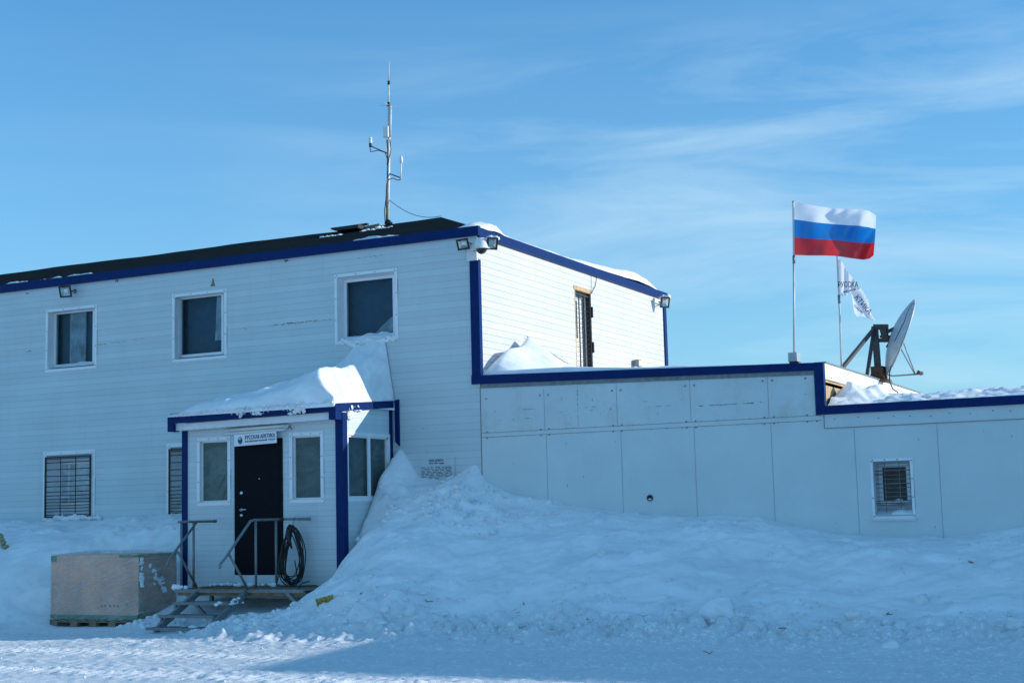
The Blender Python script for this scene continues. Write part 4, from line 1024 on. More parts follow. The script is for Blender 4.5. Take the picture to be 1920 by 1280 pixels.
lumpy('step_snow', [(rr.uniform(-14.5, -14.25), 17.52, .62, rr.uniform(.03, .06)) for _ in range(8)] + [(-13.10 + rr.uniform(-.05, .05), 17.1 + rr.uniform(-.4, .4), .46 + rr.uniform(-.06, .03), rr.uniform(.015, .03)) for _ in range(12)] + [(rr.uniform(-14.3, -13.0), rr.uniform(18.1, 18.42), .62, rr.uniform(.02, .05)) for _ in range(30)], 'small heaps of snow left on the landing and steps', seed=820)

# coil of black cable on the rail end
b = MB(); rr = random.Random(2)
for k in range(14):
    cxk = -12.84 + rr.uniform(-.03, .03); n = 26; w_ = rr.uniform(.15, .27); h_ = rr.uniform(.38, .46); yk = 18.28 + rr.uniform(-.05, .04); ph = rr.uniform(0, 6)
    top = 1.50 + rr.uniform(-.03, .02)
    pts = []
    for i in range(n + 1):
        a = 2 * math.pi * i / n; sq = (1 - math.cos(a)) / 2
        pts.append((cxk + w_ * math.sin(a) * (.25 + .75 * sq ** .6) + .022 * math.sin(3 * a + ph), yk + .02 * math.sin(2 * a + ph), top - 2 * h_ * sq + .01 * math.sin(5 * a + ph)))
    b.tube(pts, .0085, 6)
b.tube([(-12.86, 18.27, 1.52), (-12.88, 18.24, 1.42), (-12.87, 18.24, 1.28), (-12.83, 18.26, 1.16)], [.03, .045, .035, .012], 8)
b.tube([(-12.75, 18.22, .98), (-12.62, 18.1, .72), (-12.55, 17.9, .62), (-12.45, 17.75, .50), (-12.35, 17.7, .52), (-12.32, 17.75, .66), (-12.2, 17.8, .70)], .009, 6)
b.tube([(-12.9, 18.24, 1.2), (-12.95, 18.1, .8), (-12.9, 17.95, .625), (-12.5, 17.85, .62), (-12.15, 17.9, .63)], .009, 6)
cc = empty('cable_coil', (-12.84, 18.28, .62), 'coil of black cable hanging from the handrail right of the door', 'cable')
b.build('cable', M['rubber'], cc)
b = MB(); b.tube([(-12.84, 18.37, 1.63), (-12.84, 18.34, 1.60), (-12.84, 18.32, 1.55), (-12.84, 18.28, 1.50)], .004, 6); b.build('hook', M['black'], cc)
b = MB(); b.tube([PX(628, 1085, -12.03), PX(636, 1072, -12.0), PX(646, 1065, -11.95), PX(649, 1060, -11.9)], .012, 6); b.tube([PX(640, 1068, -12.0), PX(648, 1062, -11.97)], .012, 6)
o = b.build('branch', M['oldwood']); tag(o, 'dark twig sticking out of the snow at the foot of the blue post', 'branch')

# ------------------------------------------------------------------ crate on pallet
KX0, KX1, KY0, KY1 = -16.74, -14.98, 17.30, 18.18
b = MB()
for (y0, y1) in ((17.28, 17.38), (17.69, 17.79), (18.10, 18.20)):
    b.box(KX0, KX1, y0, y1, .0, .022)
    for x in (KX0, KX0 + .42, KX0 + .80, KX0 + 1.18, KX1 - .14): b.box(x, x + .14, y0, y1, .022, .098)
    b.box(KX0, KX1, y0, y1, .098, .118)
for k in range(9): x = KX0 + k * (KX1 - KX0 - .12) / 8; b.box(x, x + .12, 17.27, 18.21, .118, .138)
o = b.build('wooden_pallet', M['oldwood']); tag(o, 'rough wooden pallet under the wrapped carton beside the steps', 'pallet')
def wrapmat():
    m = bpy.data.materials.new('stretch_film'); m.use_nodes = True; t = m.node_tree
    for n in list(t.nodes): t.nodes.remove(n)
    out = t.nodes.new('ShaderNodeOutputMaterial'); tr_ = t.nodes.new('ShaderNodeBsdfTransparent'); g_ = t.nodes.new('ShaderNodeBsdfGlossy'); g_.inputs['Roughness'].default_value = .16
    d_ = t.nodes.new('ShaderNodeBsdfDiffuse'); d_.inputs[0].default_value = (.66, .66, .66, 1)
    P = pos(t)
    rm = t.nodes.new('ShaderNodeMapping'); rm.inputs['Rotation'].default_value = (0, .35, 0); t.links.new(P, rm.inputs[0])
    s1 = noise(t, 4., rm.outputs[0], (.45, .45, 10), 5, .7, 1.8); s2 = noise(t, 6., P, (1, 1, 1.2), 3, .5, 1.5)
    s3 = noise(t, 5., P, (1, 1, 3), 5, .7, 2.5)
    sr = mth(t, 'MAXIMUM', mapr(t, s1, .50, .60, .03, .45), mapr(t, s3, .57, .64, 0, .55))  # whitish streaks in the film's colour stand in for highlights
    a = t.nodes.new('ShaderNodeMixShader'); t.links.new(sr, a.inputs[0]); t.links.new(tr_.outputs[0], a.inputs[1]); t.links.new(d_.outputs[0], a.inputs[2])
    bp = t.nodes.new('ShaderNodeBump'); bp.inputs['Strength'].default_value = .9; bp.inputs['Distance'].default_value = .05
    t.links.new(mth(t, 'ADD', s1, s2), bp.inputs['Height']); t.links.new(bp.outputs[0], g_.inputs['Normal'])
    c_ = t.nodes.new('ShaderNodeMixShader'); c_.inputs[0].default_value = .17; t.links.new(a.outputs[0], c_.inputs[1]); t.links.new(g_.outputs[0], c_.inputs[2])
    t.links.new(c_.outputs[0], out.inputs[0]); return m
M['film'] = wrapmat()
kr = empty('wrapped_carton', (-15.86, 17.74, .138), 'big brown carton in clear film with green edge tape on a pallet', 'carton')
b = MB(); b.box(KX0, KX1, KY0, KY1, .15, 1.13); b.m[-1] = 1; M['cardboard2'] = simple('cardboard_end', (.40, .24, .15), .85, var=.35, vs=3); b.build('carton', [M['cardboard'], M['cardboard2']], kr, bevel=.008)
b = MB(); e = .004
b.box(KX0 - e, KX1 + e, KY0 - e, KY0, .155, .215); b.box(KX1, KX1 + e, KY0 - e, KY1 + e, .155, .235)
b.box(KX1 - .38, KX1 + e, KY0 - e, KY0, 1.085, 1.125); b.box(KX1, KX1 + e, KY0, KY1, 1.085, 1.128); b.box(KX0 - e, KX0 + .11, KY0 - e, KY0, 1.03, 1.125)
b.build('edge_tape', M['green'], kr)
# film: a slightly bulging sheet round the carton
b = MB(); n = 60; rows = 14; per = []
for k in range(n):
    u = k / n * 4; i = int(u); f = u - i; cn = [(KX0, KY0), (KX1, KY0), (KX1, KY1), (KX0, KY1)]; a_, c_ = cn[i], cn[(i + 1) % 4]
    per.append((a_[0] + (c_[0] - a_[0]) * f, a_[1] + (c_[1] - a_[1]) * f, i, f))
base = len(b.v); b.smooth = True
for j in range(rows):
    z = .13 + (1.15 - .13) * j / (rows - 1)
    for (x, y, i, f) in per:
        nx_, ny_ = ((0, -1), (1, 0), (0, 1), (-1, 0))[i]; q = .014 + .020 * math.sin(math.pi * f) * (.3 + abs(mnoise.noise(Vector((x * 2, y * 2, z * 3)))))
        b.v.append(Vector((x + nx_ * q, y + ny_ * q, z)))
for j in range(rows - 1):
    for k in range(n): k2 = (k + 1) % n; b.face((base + j * n + k, base + j * n + k2, base + (j + 1) * n + k2, base + (j + 1) * n + k))
tb = len(b.v); ngx, ngy = 14, 9
for i in range(ngx + 1):
    for j in range(ngy + 1):
        u, v = i / ngx, j / ngy; x = KX0 + (KX1 - KX0) * u; y = KY0 + (KY1 - KY0) * v
        b.v.append(Vector((x, y, 1.14 + .05 * math.sin(math.pi * u) ** .6 * math.sin(math.pi * v) ** .5 + .02 * mnoise.noise(Vector((x * 3, y * 3, 0))))))
for i in range(ngx):
    for j in range(ngy): q = tb + i * (ngy + 1) + j; b.face((q, q + ngy + 1, q + ngy + 2, q + 1))
b.build('stretch_film', M['film'], kr)
# faint print on the carton
b = MB()
for k, x in enumerate((-15.72, -15.66, -15.55, -15.47, -15.40)): b.box(x, x + .035, KY0 - .003, KY0, .335, .37)
b.lathe((-15.20, KY0 - .003, .355), (0, -1, 0), [(0, .03), (.001, .03), (.001, .018), (0, .018)], 16)
b.build('printed_lettering', simple('carton_print', (.16, .12, .09), .8), kr)
rr = random.Random(6)
b = MB()
for k in range(70):
    if k < 26: y, z = KY0 + .03 + rr.uniform(0, .10) ** 1.2, rr.uniform(.65, 1.08)
    elif k < 55: u = rr.random(); y, z = KY0 + .22 + u * .40, 1.02 - .5 * u + rr.uniform(-.06, .03)
    else: y, z = KY0 + .45 + rr.uniform(-.12, .12), .72 + rr.uniform(-.06, .04)
    clod(b, (KX1 + .03, y, z), rr.uniform(.015, .04), 1200 + k)
for v in b.v: v.x = KX1 + .02 + (v.x - KX1 - .03) * .18
o = b.build('plastered_snow', M['snow']); tag(o, 'snow caught on the film at the end of the wrapped carton', kind='stuff')

# yellow grate in the snow
b = MB(); c = PY(611, 1129, 17.0); yx = Vector((1, .25, .25)).normalized(); yz = Vector((-.15, -.35, 1)).normalized(); yn = yx.cross(yz).normalized()
for k in range(7): b.obox(c + yz * (-.075 + k * .025), yx, yn, yz, .125, .02, .006)
for k in (-.12, -.06, 0, .06, .12): b.obox(c + yx * k, yx, yn, yz, .006, .024, .085)
o = b.build('plastic_crate', M['yellow']); tag(o, 'broken yellow plastic grate half buried in the snow by the porch', 'crate')
clb = MB(); clod(clb, c + Vector((.10, -.06, -.09)), .11, 5); clod(clb, c + Vector((-.02, -.06, -.14)), .10, 6); clod(clb, c + Vector((.2, -.02, -.12)), .10, 8)
o = clb.build('snow_heap', M['snow']); tag(o, 'small snow heap in front of the yellow grate', kind='stuff')
# yellow rag at the left edge
b = MB()
for k in range(5): clod(b, PY(4 + k * 3, 1004 + k * 7, 18.3) + Vector((-.05, 0, 0)), .05, 40 + k)
o = b.build('rag', simple('stained_rag', (.36, .33, .20), .9, var=.4, vs=20)); tag(o, 'dirty yellowish rag frozen into the bank at the left edge', 'rag')
# twigs and dirt flecks on the snow
b = MB(); rr = random.Random(77)
for (px_, py_, Y) in ((1150, 1103, 17.2), (980, 1102, 17.1), (800, 1115, 17.0), (1030, 1180, 16.2), (1100, 1172, 16.3), (975, 1190, 16.1), (1465, 1173, 16.2), (1660, 1115, 17.2), (1825, 1043, 18.5), (675, 1132, 17.0), (1270, 1160, 16.6), (1483, 1272, 12.6), (1330, 1200, 15.4), (300, 1210, 15.0)):
    c = PY(px_, py_, Y); z = gz(c.x, Y) + .008
    for k in range(2):
        a = rr.uniform(0, 3.1); L = rr.uniform(.03, .09); b.tube([(c.x, Y, z), (c.x + L * math.cos(a), Y + L * math.sin(a), z + rr.uniform(-.005, .03))], .005, 5)
o = b.build('twigs', M['oldwood']); tag(o, 'bits of twig and dirt scattered on the shaded snow', kind='stuff')

# ------------------------------------------------------------------ lamps and camera on the walls
def floodlight(name, c, n, w, h, lab, wallpt, hood='lamp', roll=0., grp='floodlights on the walls'):
    """c centre of the glass, n direction it faces"""
    n = Vector(n).normalized(); x = n.cross(Vector((0, 0, 1))).normalized() * -1; z = n.cross(x) * -1
    if z.z < 0: z = -z
    q = Matrix.Rotation(roll, 3, n); x = q @ x; z = q @ z
    f = empty(name, Vector(wallpt), lab, 'floodlight', grp)
    b = MB(); c = Vector(c)
    # bezel
    t_ = .012
    for (u, v, hu, hv) in ((0, h / 2, w / 2 + t_, t_), (0, -h / 2, w / 2 + t_, t_), (w / 2, 0, t_, h / 2 - t_), (-w / 2, 0, t_, h / 2 - t_)): b.obox(c + x * u + z * v, x, n, z, hu, .018, hv)
    b.build('bezel', M['black'], f)
    b = MB(); k = len(b.v)
    fr = [(-w / 2, -h / 2), (w / 2, -h / 2), (w / 2, h / 2), (-w / 2, h / 2)]
    for s_, d_ in ((1.04, -.012), (1.0, -.06), (.55, -.13)):
        for (u, v) in fr: b.v.append(c + x * u * s_ + z * v * s_ + n * d_)
    for a in range(2):
        for j in range(4): j2 = (j + 1) % 4; b.face((k + a * 4 + j, k + (a + 1) * 4 + j, k + (a + 1) * 4 + j2, k + a * 4 + j2))
    b.face((k + 8, k + 11, k + 10, k + 9))
    b.build('housing', M[hood], f, bevel=.01)
    b = MB()
    q0 = [c + x * u + z * v - n * .002 for u, v in fr]; q1 = [c + x * u * .35 + z * v * .35 - n * .045 for u, v in fr]
    for j in range(4): j2 = (j + 1) % 4; b.quad(q0[j], q0[j2], q1[j2], q1[j])
    b.quad(*q1); b.build('reflector', M['lens'], f)
    b = MB(); b.tube([c + x * (w / 2 + .02) - n * .03, c + x * (w / 2 + .025) - n * .11 - z * .02, Vector(wallpt)], .012, 6); b.tube([c - x * (w / 2 + .02) - n * .03, c - x * (w / 2 + .0) - n * .14 - z * .02, Vector(wallpt)], .012, 6)
    b.lathe(Vector(wallpt) - n * .0, (0, -1, 0) if abs(wallpt[1] - 20) < .1 else (1, 0, 0), [(0, .04), (.02, .04), (.03, .001)], 10)
    b.build('bracket', M['galv'], f)
    return f
floodlight('floodlight', PY(122.5, 546.5, 19.75), (.55, -.95, -.45), .19, .19, 'small floodlight under the eaves above the curtained window', (PY(141, 546, 20).x, 20, PY(141, 546, 20).z), roll=R(4))
cL = PY(868, 458, 19.72); cR = PY(922, 455, 19.9)
floodlight('floodlight', cL, (.25, -1, -.35), .17, .15, 'left floodlight of the pair on the building corner beside the dome camera', (-10.62, 20, 5.80), roll=R(6))
fl = floodlight('floodlight', PY(923, 456.5, 19.85), (.75, -.75, -.40), .15, .17, 'snow-capped right floodlight of the pair on the building corner', (CX + .02, 20.06, 5.80), hood='lampw')
b = MB(); c = PY(921, 446, 19.95)
for k in range(7): clod(b, c + Vector((-.06 + k * .02, .02 + .01 * k, .0)), .045, 70 + k)
o = b.build('lamp_snow', M['snow']); tag(o, 'cap of snow on top of the right corner floodlight', kind='stuff')
c = PX(1247, 567, CX + .24)
floodlight('floodlight', c, (.70, -.75, -.40), .17, .20, 'snow-capped floodlight at the far end of the sunlit end wall', (CX + .03, c.y + .35, c.z + .02), hood='lampw')
b = MB()
for k in range(6): clod(b, c + Vector((-.10 + k * .03, .06, .12)), .05, 170 + k)
o = b.build('lamp_snow', M['snow']); tag(o, 'cap of snow on the floodlight at the far corner', kind='stuff')
# dome camera
dc = empty('dome_camera', (CX, 19.9, 5.4), 'white dome security camera with a dark dome hung on the building corner', 'camera')
b = MB(); c = PY(903, 470, 19.80)
b.box(CX - .16, CX + .02, 19.94, 19.975, 5.60, 5.83); b.box(CX - .10, CX + .06, 19.80, 19.94, 5.74, 5.83)
b.tube([(c.x - .08, 19.96, 5.80), (c.x - .02, 19.84, 5.80), (c.x, 19.80, 5.77), (c.x, 19.80, 5.73)], .042, 10)
b.lathe((c.x, 19.80, c.z + .20), (0, 0, -1), [(0, .001), (0, .05), (.02, .085), (.07, .108), (.14, .115), (.165, .115), (.165, .135), (.175, .135), (.175, .09)], 24)
b.build('housing', M['lampw'], dc)
b = MB(); b.lathe((c.x, 19.80, c.z + .025), (0, 0, -1), [(0, .083), (.03, .080), (.055, .062), (.075, .032), (.08, .001)], 20); b.build('dome', M['dome'], dc)
b = MB(); b.tube([(c.x - .12, 19.9, 5.76), (c.x - .18, 19.86, 5.75)], .022, 8); b.build('cable_gland', M['orange'], dc)
b = MB()
for k in range(5): clod(b, (c.x - .16 + .04 * k, 19.88, 5.86 + (.02 if k == 1 else 0)), .03, 270 + k)
o = b.build('lamp_snow', M['snow']); tag(o, 'little snow ridge on the bracket above the dome camera', kind='stuff')
# socket lamp low on the end wall
c = PX(1198, 681, CX + .10)
b = MB(); b.box(CX, CX + .10, c.y - .10, c.y - .02, c.z - .06, c.z + .06); b.box(CX + .06, CX + .14, c.y - .12, c.y + .04, c.z - .07, c.z + .07); b.mi = 1; b.box(CX + .14, CX + .145, c.y - .10, c.y + .02, c.z - .05, c.z + .05); b.mi = 0
b.tube([(CX + .1, c.y - .04, c.z), (CX + .1, c.y - .04, c.z - .5)], .012, 6)
o = b.build('junction_box', [M['galv'], M['white']], bevel=.006); tag(o, 'small grey electrical box low on the sunlit end wall', 'box')
# loose cables on the end wall and drift
b = MB(); b.tube([PX(x, y, CX + .02) for x, y in ((1102, 503), (1112, 510), (1119, 520), (1116, 537), (1109, 550))], .007, 5); b.tube([PX(x, y, CX + .02) for x, y in ((1108, 512), (1109, 530), (1108, 552))], .004, 5)
o = b.build('cable', M['rubber']); tag(o, 'thin cable looping down from the roof edge to the barred door', 'cable')
b = MB(); b.tube([PX(x, y, CX + .05) for x, y in ((988, 631), (1002, 640), (1030, 660), (1055, 676), (1068, 684))], .006, 5)
o = b.build('cable', M['rubber']); tag(o, 'taut thin cable running down the end wall above the pointed drift', 'cable')

# ------------------------------------------------------------------ mast on the roof
MY = 24.15
ms = empty('antenna_mast', PY(727, 420, MY), 'tall thin antenna mast with sensors on the black roof ridge', 'antenna')
def Q(x, y, dy=0.): return PY(x, y, MY + dy)
b = MB(); b.tube([Q(726.5, 420), Q(728, 340), Q(730, 200)], [.036, .034, .030], 10); b.build('pole', M['polew'], ms)
b = MB(); b.tube([Q(731.5, 257, -.03), Q(732.5, 199, -.03)], .022, 8); b.build('side_tube', M['polew'], ms)
b = MB(); b.tube([Q(728.5, 196), Q(729, 158)], .016, 8); b.tube([Q(729, 154), Q(729.6, 128), Q(730, 115)], [.013, .008, .005], 6); b.build('whip', M['pole'], ms)
b = MB(); b.tube([Q(728.8, 159), Q(729, 152)], .026, 8); b.tube([Q(728.3, 200), Q(728.8, 192)], .028, 8)
b.tube([Q(724, 420), Q(731, 418)], .05, 6); b.tube([Q(724, 421), Q(727, 413), Q(733, 420)], .045, 6); b.build('collar', M['black'], ms)
b = MB()
for p in ((714, 198), (742, 201)): b.tube([Q(729, 197.5), Q(*p)], .006, 5)
b.tube([Q(729, 197.5), Q(729, 197.5) + Vector((.02, -.2, 0))], .006, 5); b.build('radials', M['pole'], ms)
b = MB(); a0 = Q(719.5, 239, -.06); a1 = Q(729, 257, -.06); b.box(a0.x, a1.x, MY - .09, MY - .04, a1.z, a0.z + .01); b.tube([Q(725, 257, -.06), Q(725, 262, -.06)], .012, 6); b.build('sensor_box', M['lampw'], ms, bevel=.006)
b = MB(); b.tube([Q(727, 288), Q(696, 274.5)], .014, 6); b.build('arm', M['galv'], ms)
b = MB(); b.tube([Q(694.5, 276), Q(694.5, 268)], .028, 8); b.mi = 1; b.lathe(Q(694.7, 269), (0, 0, 1), [(0, .025), (.03, .035), (.06, .035), (.065, .02), (.075, .02), (.08, .035), (.11, .035), (.125, .02), (.13, .001)], 14)
b.build('wind_sensor', [M['black'], M['lampw']], ms)
b = MB(); b.tube([Q(731, 326), Q(751, 333.5)], .014, 6); b.build('arm', M['rust'], ms)
b = MB(); b.tube([Q(751, 337), Q(752.5, 305)], .013, 6); b.lathe(Q(752.5, 306), (0, 0, 1), [(0, .02), (.03, .035), (.09, .032), (.13, .022), (.15, .015), (.155, .001)], 12); b.build('gps_antenna', M['lampw'], ms)
b = MB()
for pts in (((694, 277), (694.5, 285), (700, 284), (710, 282), (722, 286), (726, 297)), ((751, 337), (745, 338), (737, 334), (729, 337)), ((731, 262), (733, 280), (729, 300), (727, 315), (726, 335)), ((725, 345), (723.5, 375), (721, 395), (722, 416)), ((725, 262), (727, 285), (726, 310)), ((730, 335), (725, 345), (724, 370), (724.5, 400), (724, 418))):
    b.tube([Q(x, y, -.05) for x, y in pts], .009, 5)
b.build('cable', M['rubber'], ms)
b = MB(); pts = []
A0 = Q(730, 375); A1 = Vector((-13.45, RY, ridge(-13.45) + .02))
for k in range(13): u = k / 12; pts.append(A0.lerp(A1, u) - Vector((0, 0, 1)) * .26 * 4 * u * (1 - u) * .55)
b.tube(pts, .006, 5); o = b.build('cable', M['rubber']); tag(o, 'black cable sagging from the mast to the end of the roof ridge', 'cable')
# boards lying by the mast
b = MB(); b.beam(PY(624, 429.5, 23.7), PY(690, 420, 23.7), .06, .035); b.beam(PY(640, 433, 23.3), PY(682, 428, 23.3), .4, .05); b.beam(PY(628, 431, 23.5), PY(680, 424, 23.5), .3, .03)
o = b.build('roof_hatch', M['black']); tag(o, 'dark flat hatch frame lying on the roof left of the mast', 'hatch')
b = MB(); b.beam(PY(682, 427, 23.4), PY(712, 421, 23.4), .05, .035); b.beam(PY(684, 430, 23.3), PY(704, 426.5, 23.3), .05, .03); b.beam(PY(705, 422, 23.5), PY(707, 427, 23.3), .05, .03)
o = b.build('loose_boards', M['oldwood']); tag(o, 'weathered boards lying on the roof between hatch and mast', 'boards')
rr = random.Random(13); b = MB()
for k in range(30): c = PY(684 + 40 * rr.random(), 0, 23.3); x = c.x; yy = rr.uniform(22.9, 23.6); clod(b, (PY(686 + 44 * k / 30, 430 - 5 * k / 30, 23.2).x, yy, E0 - .05 + (yy - 20) * (RZ - E0) / 4.25), rr.uniform(.05, .09), 1500 + k)
for k in range(16): x = PY(603 + 38 * k / 16, 440, 22.7).x; yy = 22.75 + rr.uniform(-.08, .08); clod(b, (x, yy, E0 + (yy - 20) * (RZ - E0) / 4.25 - .01), rr.uniform(.025, .04), 1600 + k)
o = b.build('roof_snow', M['snow']); tag(o, 'small snow patches round the hatch on the black roof', kind='stuff')

# ------------------------------------------------------------------ flags
def coons(top, bot, n, m_):
    def res(P_, k):
        d = [0]
        for a, c in zip(P_, P_[1:]): d.append(d[-1] + math.dist(a, c))
        q = np.linspace(0, d[-1], k); return np.stack([np.interp(q, d, [p[0] for p in P_]), np.interp(q, d, [p[1] for p in P_])], -1)
    T, B_ = res(top, n), res(bot, n); return [[(T[i] * (1 - j / (m_ - 1)) + B_[i] * j / (m_ - 1)) for j in range(m_)] for i in range(n)]
F1Y = 20.22
pl = empty('flagpole', PY(1489, 672, F1Y), 'tall thin pale pole carrying the tricolour flag', 'flagpole')
b = MB(); b.tube([PY(1489, 676, F1Y), PY(1488.3, 482, F1Y)], .017, 8); b.tube([PY(1488.3, 484, F1Y), PY(1487.3, 378, F1Y)], .015, 8); b.build('pole', M['pole'], pl)
b = MB(); b.tube([PY(1488.6, 494, F1Y), PY(1488.3, 479, F1Y)], .021, 8); b.lathe(PY(1487.3, 379, F1Y), (0, 0, 1), [(0, .018), (.015, .018), (.02, .001)], 8); b.build('sleeve', M['galv'], pl)
top = [(1488, 378), (1510, 382), (1535, 387), (1565, 391), (1590, 392), (1615, 392), (1630, 396), (1643, 404)]
bot = [(1489, 478), (1515, 479), (1545, 479), (1570, 480), (1595, 484), (1618, 487), (1630, 485), (1638, 479)]
n, m_ = 60, 31; Gd = coons(top, bot, n, m_)
b = MB(); b.smooth = True
for i in range(n):
    for j in range(m_):
        u = i / (n - 1); v = j / (m_ - 1); p = Gd[i][j]
        bulge = (4 * math.sin(math.pi * v) * u - 5 * sm(.85, 1, u) * math.sin(math.pi * v))
        yy = F1Y + .02 + u * .10 + .085 * u ** .6 * math.sin(u * 11 - v * 2.4) + .04 * u * math.sin(u * 23 + v * 6) + .02 * math.sin(v * 9 + u * 14) * u
        b.v.append(PY(p[0] - bulge * .5, p[1], yy))
for i in range(n - 1):
    for j in range(m_ - 1):
        v = (j + .5) / (m_ - 1); b.mi = 0 if v < .345 else (1 if v < .67 else 2)
        b.face((i * m_ + j, i * m_ + j + 1, (i + 1) * m_ + j + 1, (i + 1) * m_ + j))
o = b.build('flag', [M['fw'], M['fb'], M['fr']]); tag(o, 'white, blue and red striped flag streaming from the taller pole', 'flag', 'flags flying above the annex')
F2Y = 21.14
pl2 = empty('flagpole', PY(1578, 694, F2Y), 'thin pale pole with the twisted white flag beside the dish', 'flagpole')
b = MB(); b.tube([PY(1578, 696, F2Y), PY(1573.5, 566, F2Y), PY(1570, 480, F2Y)], .015, 8); b.build('pole', M['pole'], pl2)
b = MB(); b.tube([PY(1573.7, 569, F2Y), PY(1572.8, 553, F2Y)], .020, 8); b.build('sleeve', M['galv'], pl2)
f2 = empty('flag', PY(1573, 555, F2Y), 'white park flag with dark letters, twisted by the wind on the shorter pole', 'flag', 'flags flying above the annex')
def patch(top, bot, n, m_, fy):
    Gd = coons(top, bot, n, m_); b = MB(); b.smooth = True
    for i in range(n):
        for j in range(m_): p = Gd[i][j]; b.v.append(PY(p[0], p[1], fy(i / (n - 1), j / (m_ - 1))))
    for i in range(n - 1):
        for j in range(m_ - 1): b.face((i * m_ + j, i * m_ + j + 1, (i + 1) * m_ + j + 1, (i + 1) * m_ + j))
    return b
b = patch([(1570, 483), (1577, 487), (1583, 499), (1592, 512), (1602, 526), (1612, 541)], [(1574, 553), (1580, 555), (1588, 553), (1596, 547), (1603, 543), (1608, 545)], 24, 12, lambda u, v: F2Y + .03 * math.sin(u * 9 + v * 2) * u + .02 * math.sin(u * 16) - .01)
b.build('flag_cloth', M['fw'], f2)
b = patch([(1597, 546), (1606, 540), (1614, 540), (1622, 552), (1629, 566), (1630, 578), (1634, 590), (1642, 601)], [(1596, 548), (1598, 560), (1600, 575), (1602, 587), (1607, 594), (1618, 593), (1628, 597), (1640, 602)], 26, 10, lambda u, v: F2Y + .06 + .03 * math.sin(u * 8 + v * 3) + .02 * math.sin(v * 7))
b.build('flag_cloth', M['fw'], f2)
def ftext(body, x, y, w, h, rot, fy):
    c = PY(x, y, fy); text(body, w, h, c.x, c.z, fy, M['ink'], 'flag_lettering', f2, R(rot), .010)
ftext('РУССКА', 1590, 533, .30, .085, -5, F2Y - .05)
ftext('национ', 1593, 545, .19, .035, 8, F2Y - .05)
ftext('КТИКА', 1619, 571, .33, .075, -54, F2Y - .01)
ftext('парк', 1609, 580, .17, .04, -48, F2Y - .01)
# control box at the foot of the pole
a0 = PY(1477, 661, 20.05); a1 = PY(1495, 677, 20.05)
b = MB(); b.box(a0.x, a1.x, 20.05, 20.24, a1.z, a0.z); b.mi = 1; b.box(a0.x + .01, a1.x + .01, 20.06, 20.22, 3.60, a1.z - .0)
o = b.build('junction_box', [M['lamp'], M['black']], bevel=.006); tag(o, 'grey metal box on the annex parapet at the foot of the flagpole', 'box')

# ------------------------------------------------------------------ satellite dish
DY = 23.75
ds = empty('satellite_dish', PX(1648, 712, SX - .15), 'large pale satellite dish on a braced brown steel post', 'satellite dish')
def D(x, y, dy=0.): return PY(x, y, DY + dy)
b = MB(); b.beam(D(1640, 612), D(1646, 690), .095, .095); b.build('post', M['steelpaint'], ds)
b = MB(); p0, p1 = D(1646, 686), D(1648, 714)
b.obox(p0.lerp(p1, .45), Vector((1, 0, 0)), Vector((0, 1, 0)), Vector((0, 0, 1)), .10, .10, .10); b.obox(p1 + Vector((0, 0, .0)), Vector((1, 0, 0)), Vector((0, 1, 0)), Vector((0, 0, 1)), .17, .17, .02)
b.beam(D(1640, 693), D(1637, 710), .03, .1); b.beam(D(1653, 693), D(1659, 710), .03, .1); b.build('foot', M['rust'], ds)
b = MB(); b.beam(D(1639, 616), D(1579, 690, -2.3), .05); b.build('brace', M['steelpaint'], ds)
b = MB(); b.beam(D(1639, 616), D(1625, 709, -.85), .05); b.build('brace', M['steelpaint'], ds)
b = MB(); b.beam(D(1638, 613), D(1665, 613), .085, .085); b.beam(D(1645, 638), D(1666, 638), .06, .06); b.build('bracket', M['steelpaint'], ds)
b = MB()
b.beam(D(1656, 616), D(1662, 640), .13, .10); b.beam(D(1650, 620), D(1676, 620), .04); b.beam(D(1650, 631), D(1672, 631), .04); b.beam(D(1660, 624), D(1684, 612), .05); b.beam(D(1662, 634), D(1680, 634), .06)
b.beam(D(1664, 652), D(1676, 632), .09, .05); b.build('adjuster', M['steelpaint'], ds)
nrm = Vector((.87, .34, -.38)).normalized(); ctr = D(1689, 632); lx = nrm.cross(Vector((0, 0, 1))).normalized(); lz = lx.cross(nrm).normalized()
if lz.z < 0: lz = -lz
b = MB(); b.smooth = True; rings, seg = 12, 48; RW, RH = .60, .655
for sgn_ in (0, 1):
    base = len(b.v)
    for i in range(rings + 1):
        q = i / rings
        for j in range(seg):
            a = 2 * math.pi * j / seg; d_ = -.15 * (1 - q * q) - sgn_ * .012
            b.v.append(ctr + lx * (RW * q * math.cos(a)) + lz * (RH * q * math.sin(a)) + nrm * d_)
    for i in range(rings):
        for j in range(seg): j2 = (j + 1) % seg; b.face((base + i * seg + j, base + i * seg + j2, base + (i + 1) * seg + j2, base + (i + 1) * seg + j))
    if sgn_ == 0: first = base + rings * seg
    else:
        for j in range(seg): j2 = (j + 1) % seg; b.face((first + j, first + j2, base + rings * seg + j2, base + rings * seg + j))
b.build('reflector', M['dish'], ds)
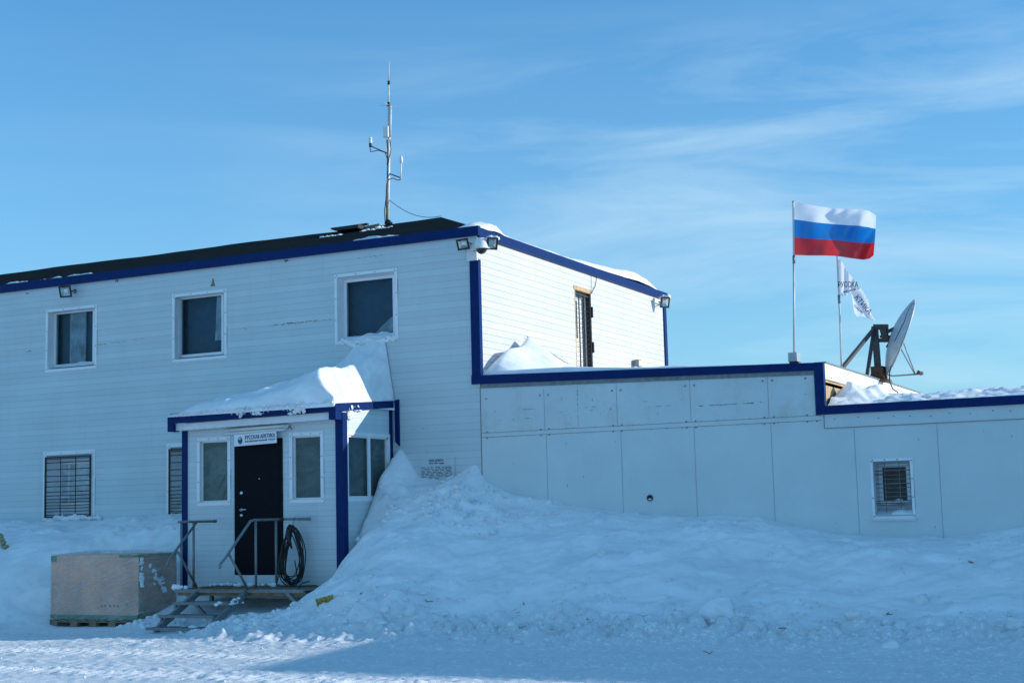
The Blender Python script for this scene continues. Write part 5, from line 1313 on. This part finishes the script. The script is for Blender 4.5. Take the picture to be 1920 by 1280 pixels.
botp = ctr - lz * RH; fd = D(1724, 701)
b = MB(); mid_ = D(1674, 704.5); b.tube([botp, mid_, fd], .013, 8); b.build('feed_arm', M['galv'], ds)
b = MB(); b.tube([ctr - lx * .42 * 0 + lz * .02 + nrm * .0 - lx * .5, D(1715, 701)], .010, 6); b.tube([ctr + lx * .5 - lz * .15, D(1716, 701)], .010, 6); b.build('feed_strut', M['galv'], ds)
b = MB(); b.tube([fd, fd + Vector((.06, 0, .015))], .028, 8); b.mi = 1; b.tube([fd + Vector((-.03, 0, .0)), fd + Vector((0, 0, .055))], .026, 8); b.build('feed_horn', [M['galv'], M['rust']], ds)
b = MB(); b.tube([D(1717, 569, -.05), D(1711, 569, -.3), D(1704, 580, -.62), D(1695, 604, -.72), D(1683, 628, -.74), D(1677, 640, -.66)], .007, 6)
b.tube([D(1671, 686, -.5), D(1668, 699, -.5), D(1668, 715, -.45), D(1674, 729, -.4), D(1683, 735, -.3), D(1684, 745, -.3)], .010, 6); b.build('cable', M['rubber'], ds)

# ------------------------------------------------------------------ the taller block beyond the low annex, whose shadow falls on the road
blk = empty('neighbouring_block', (8, 24, 0), 'second white block beyond the low annex with a sloping dark roof', 'building')
PTS = [(-.7, 0), (-.7, 3.0), (6.7, 5.24), (26, 5.24), (26, 0)]
b = MB(); k = len(b.v)
for (x, z) in PTS: b.v.append(Vector((x, 20.0, z)))
for (x, z) in PTS: b.v.append(Vector((x, 28.4, z)))
b.face(range(k, k + 5)); b.face([k + 5 + i for i in (4, 3, 2, 1, 0)]); b.face((k, k + 1, k + 6, k + 5)); b.face((k + 3, k + 4, k + 9, k + 8))
b.build('wall', M['siding'], blk)
b = MB(); 
for i in (1, 2): b.quad(Vector(b_ := (PTS[i][0], 19.95, PTS[i][1] + .004)), (PTS[i + 1][0], 19.95, PTS[i + 1][1] + .004), (PTS[i + 1][0], 28.45, PTS[i + 1][1] + .004), (PTS[i][0], 28.45, PTS[i][1] + .004))
b.build('roof', M['roof'], blk)
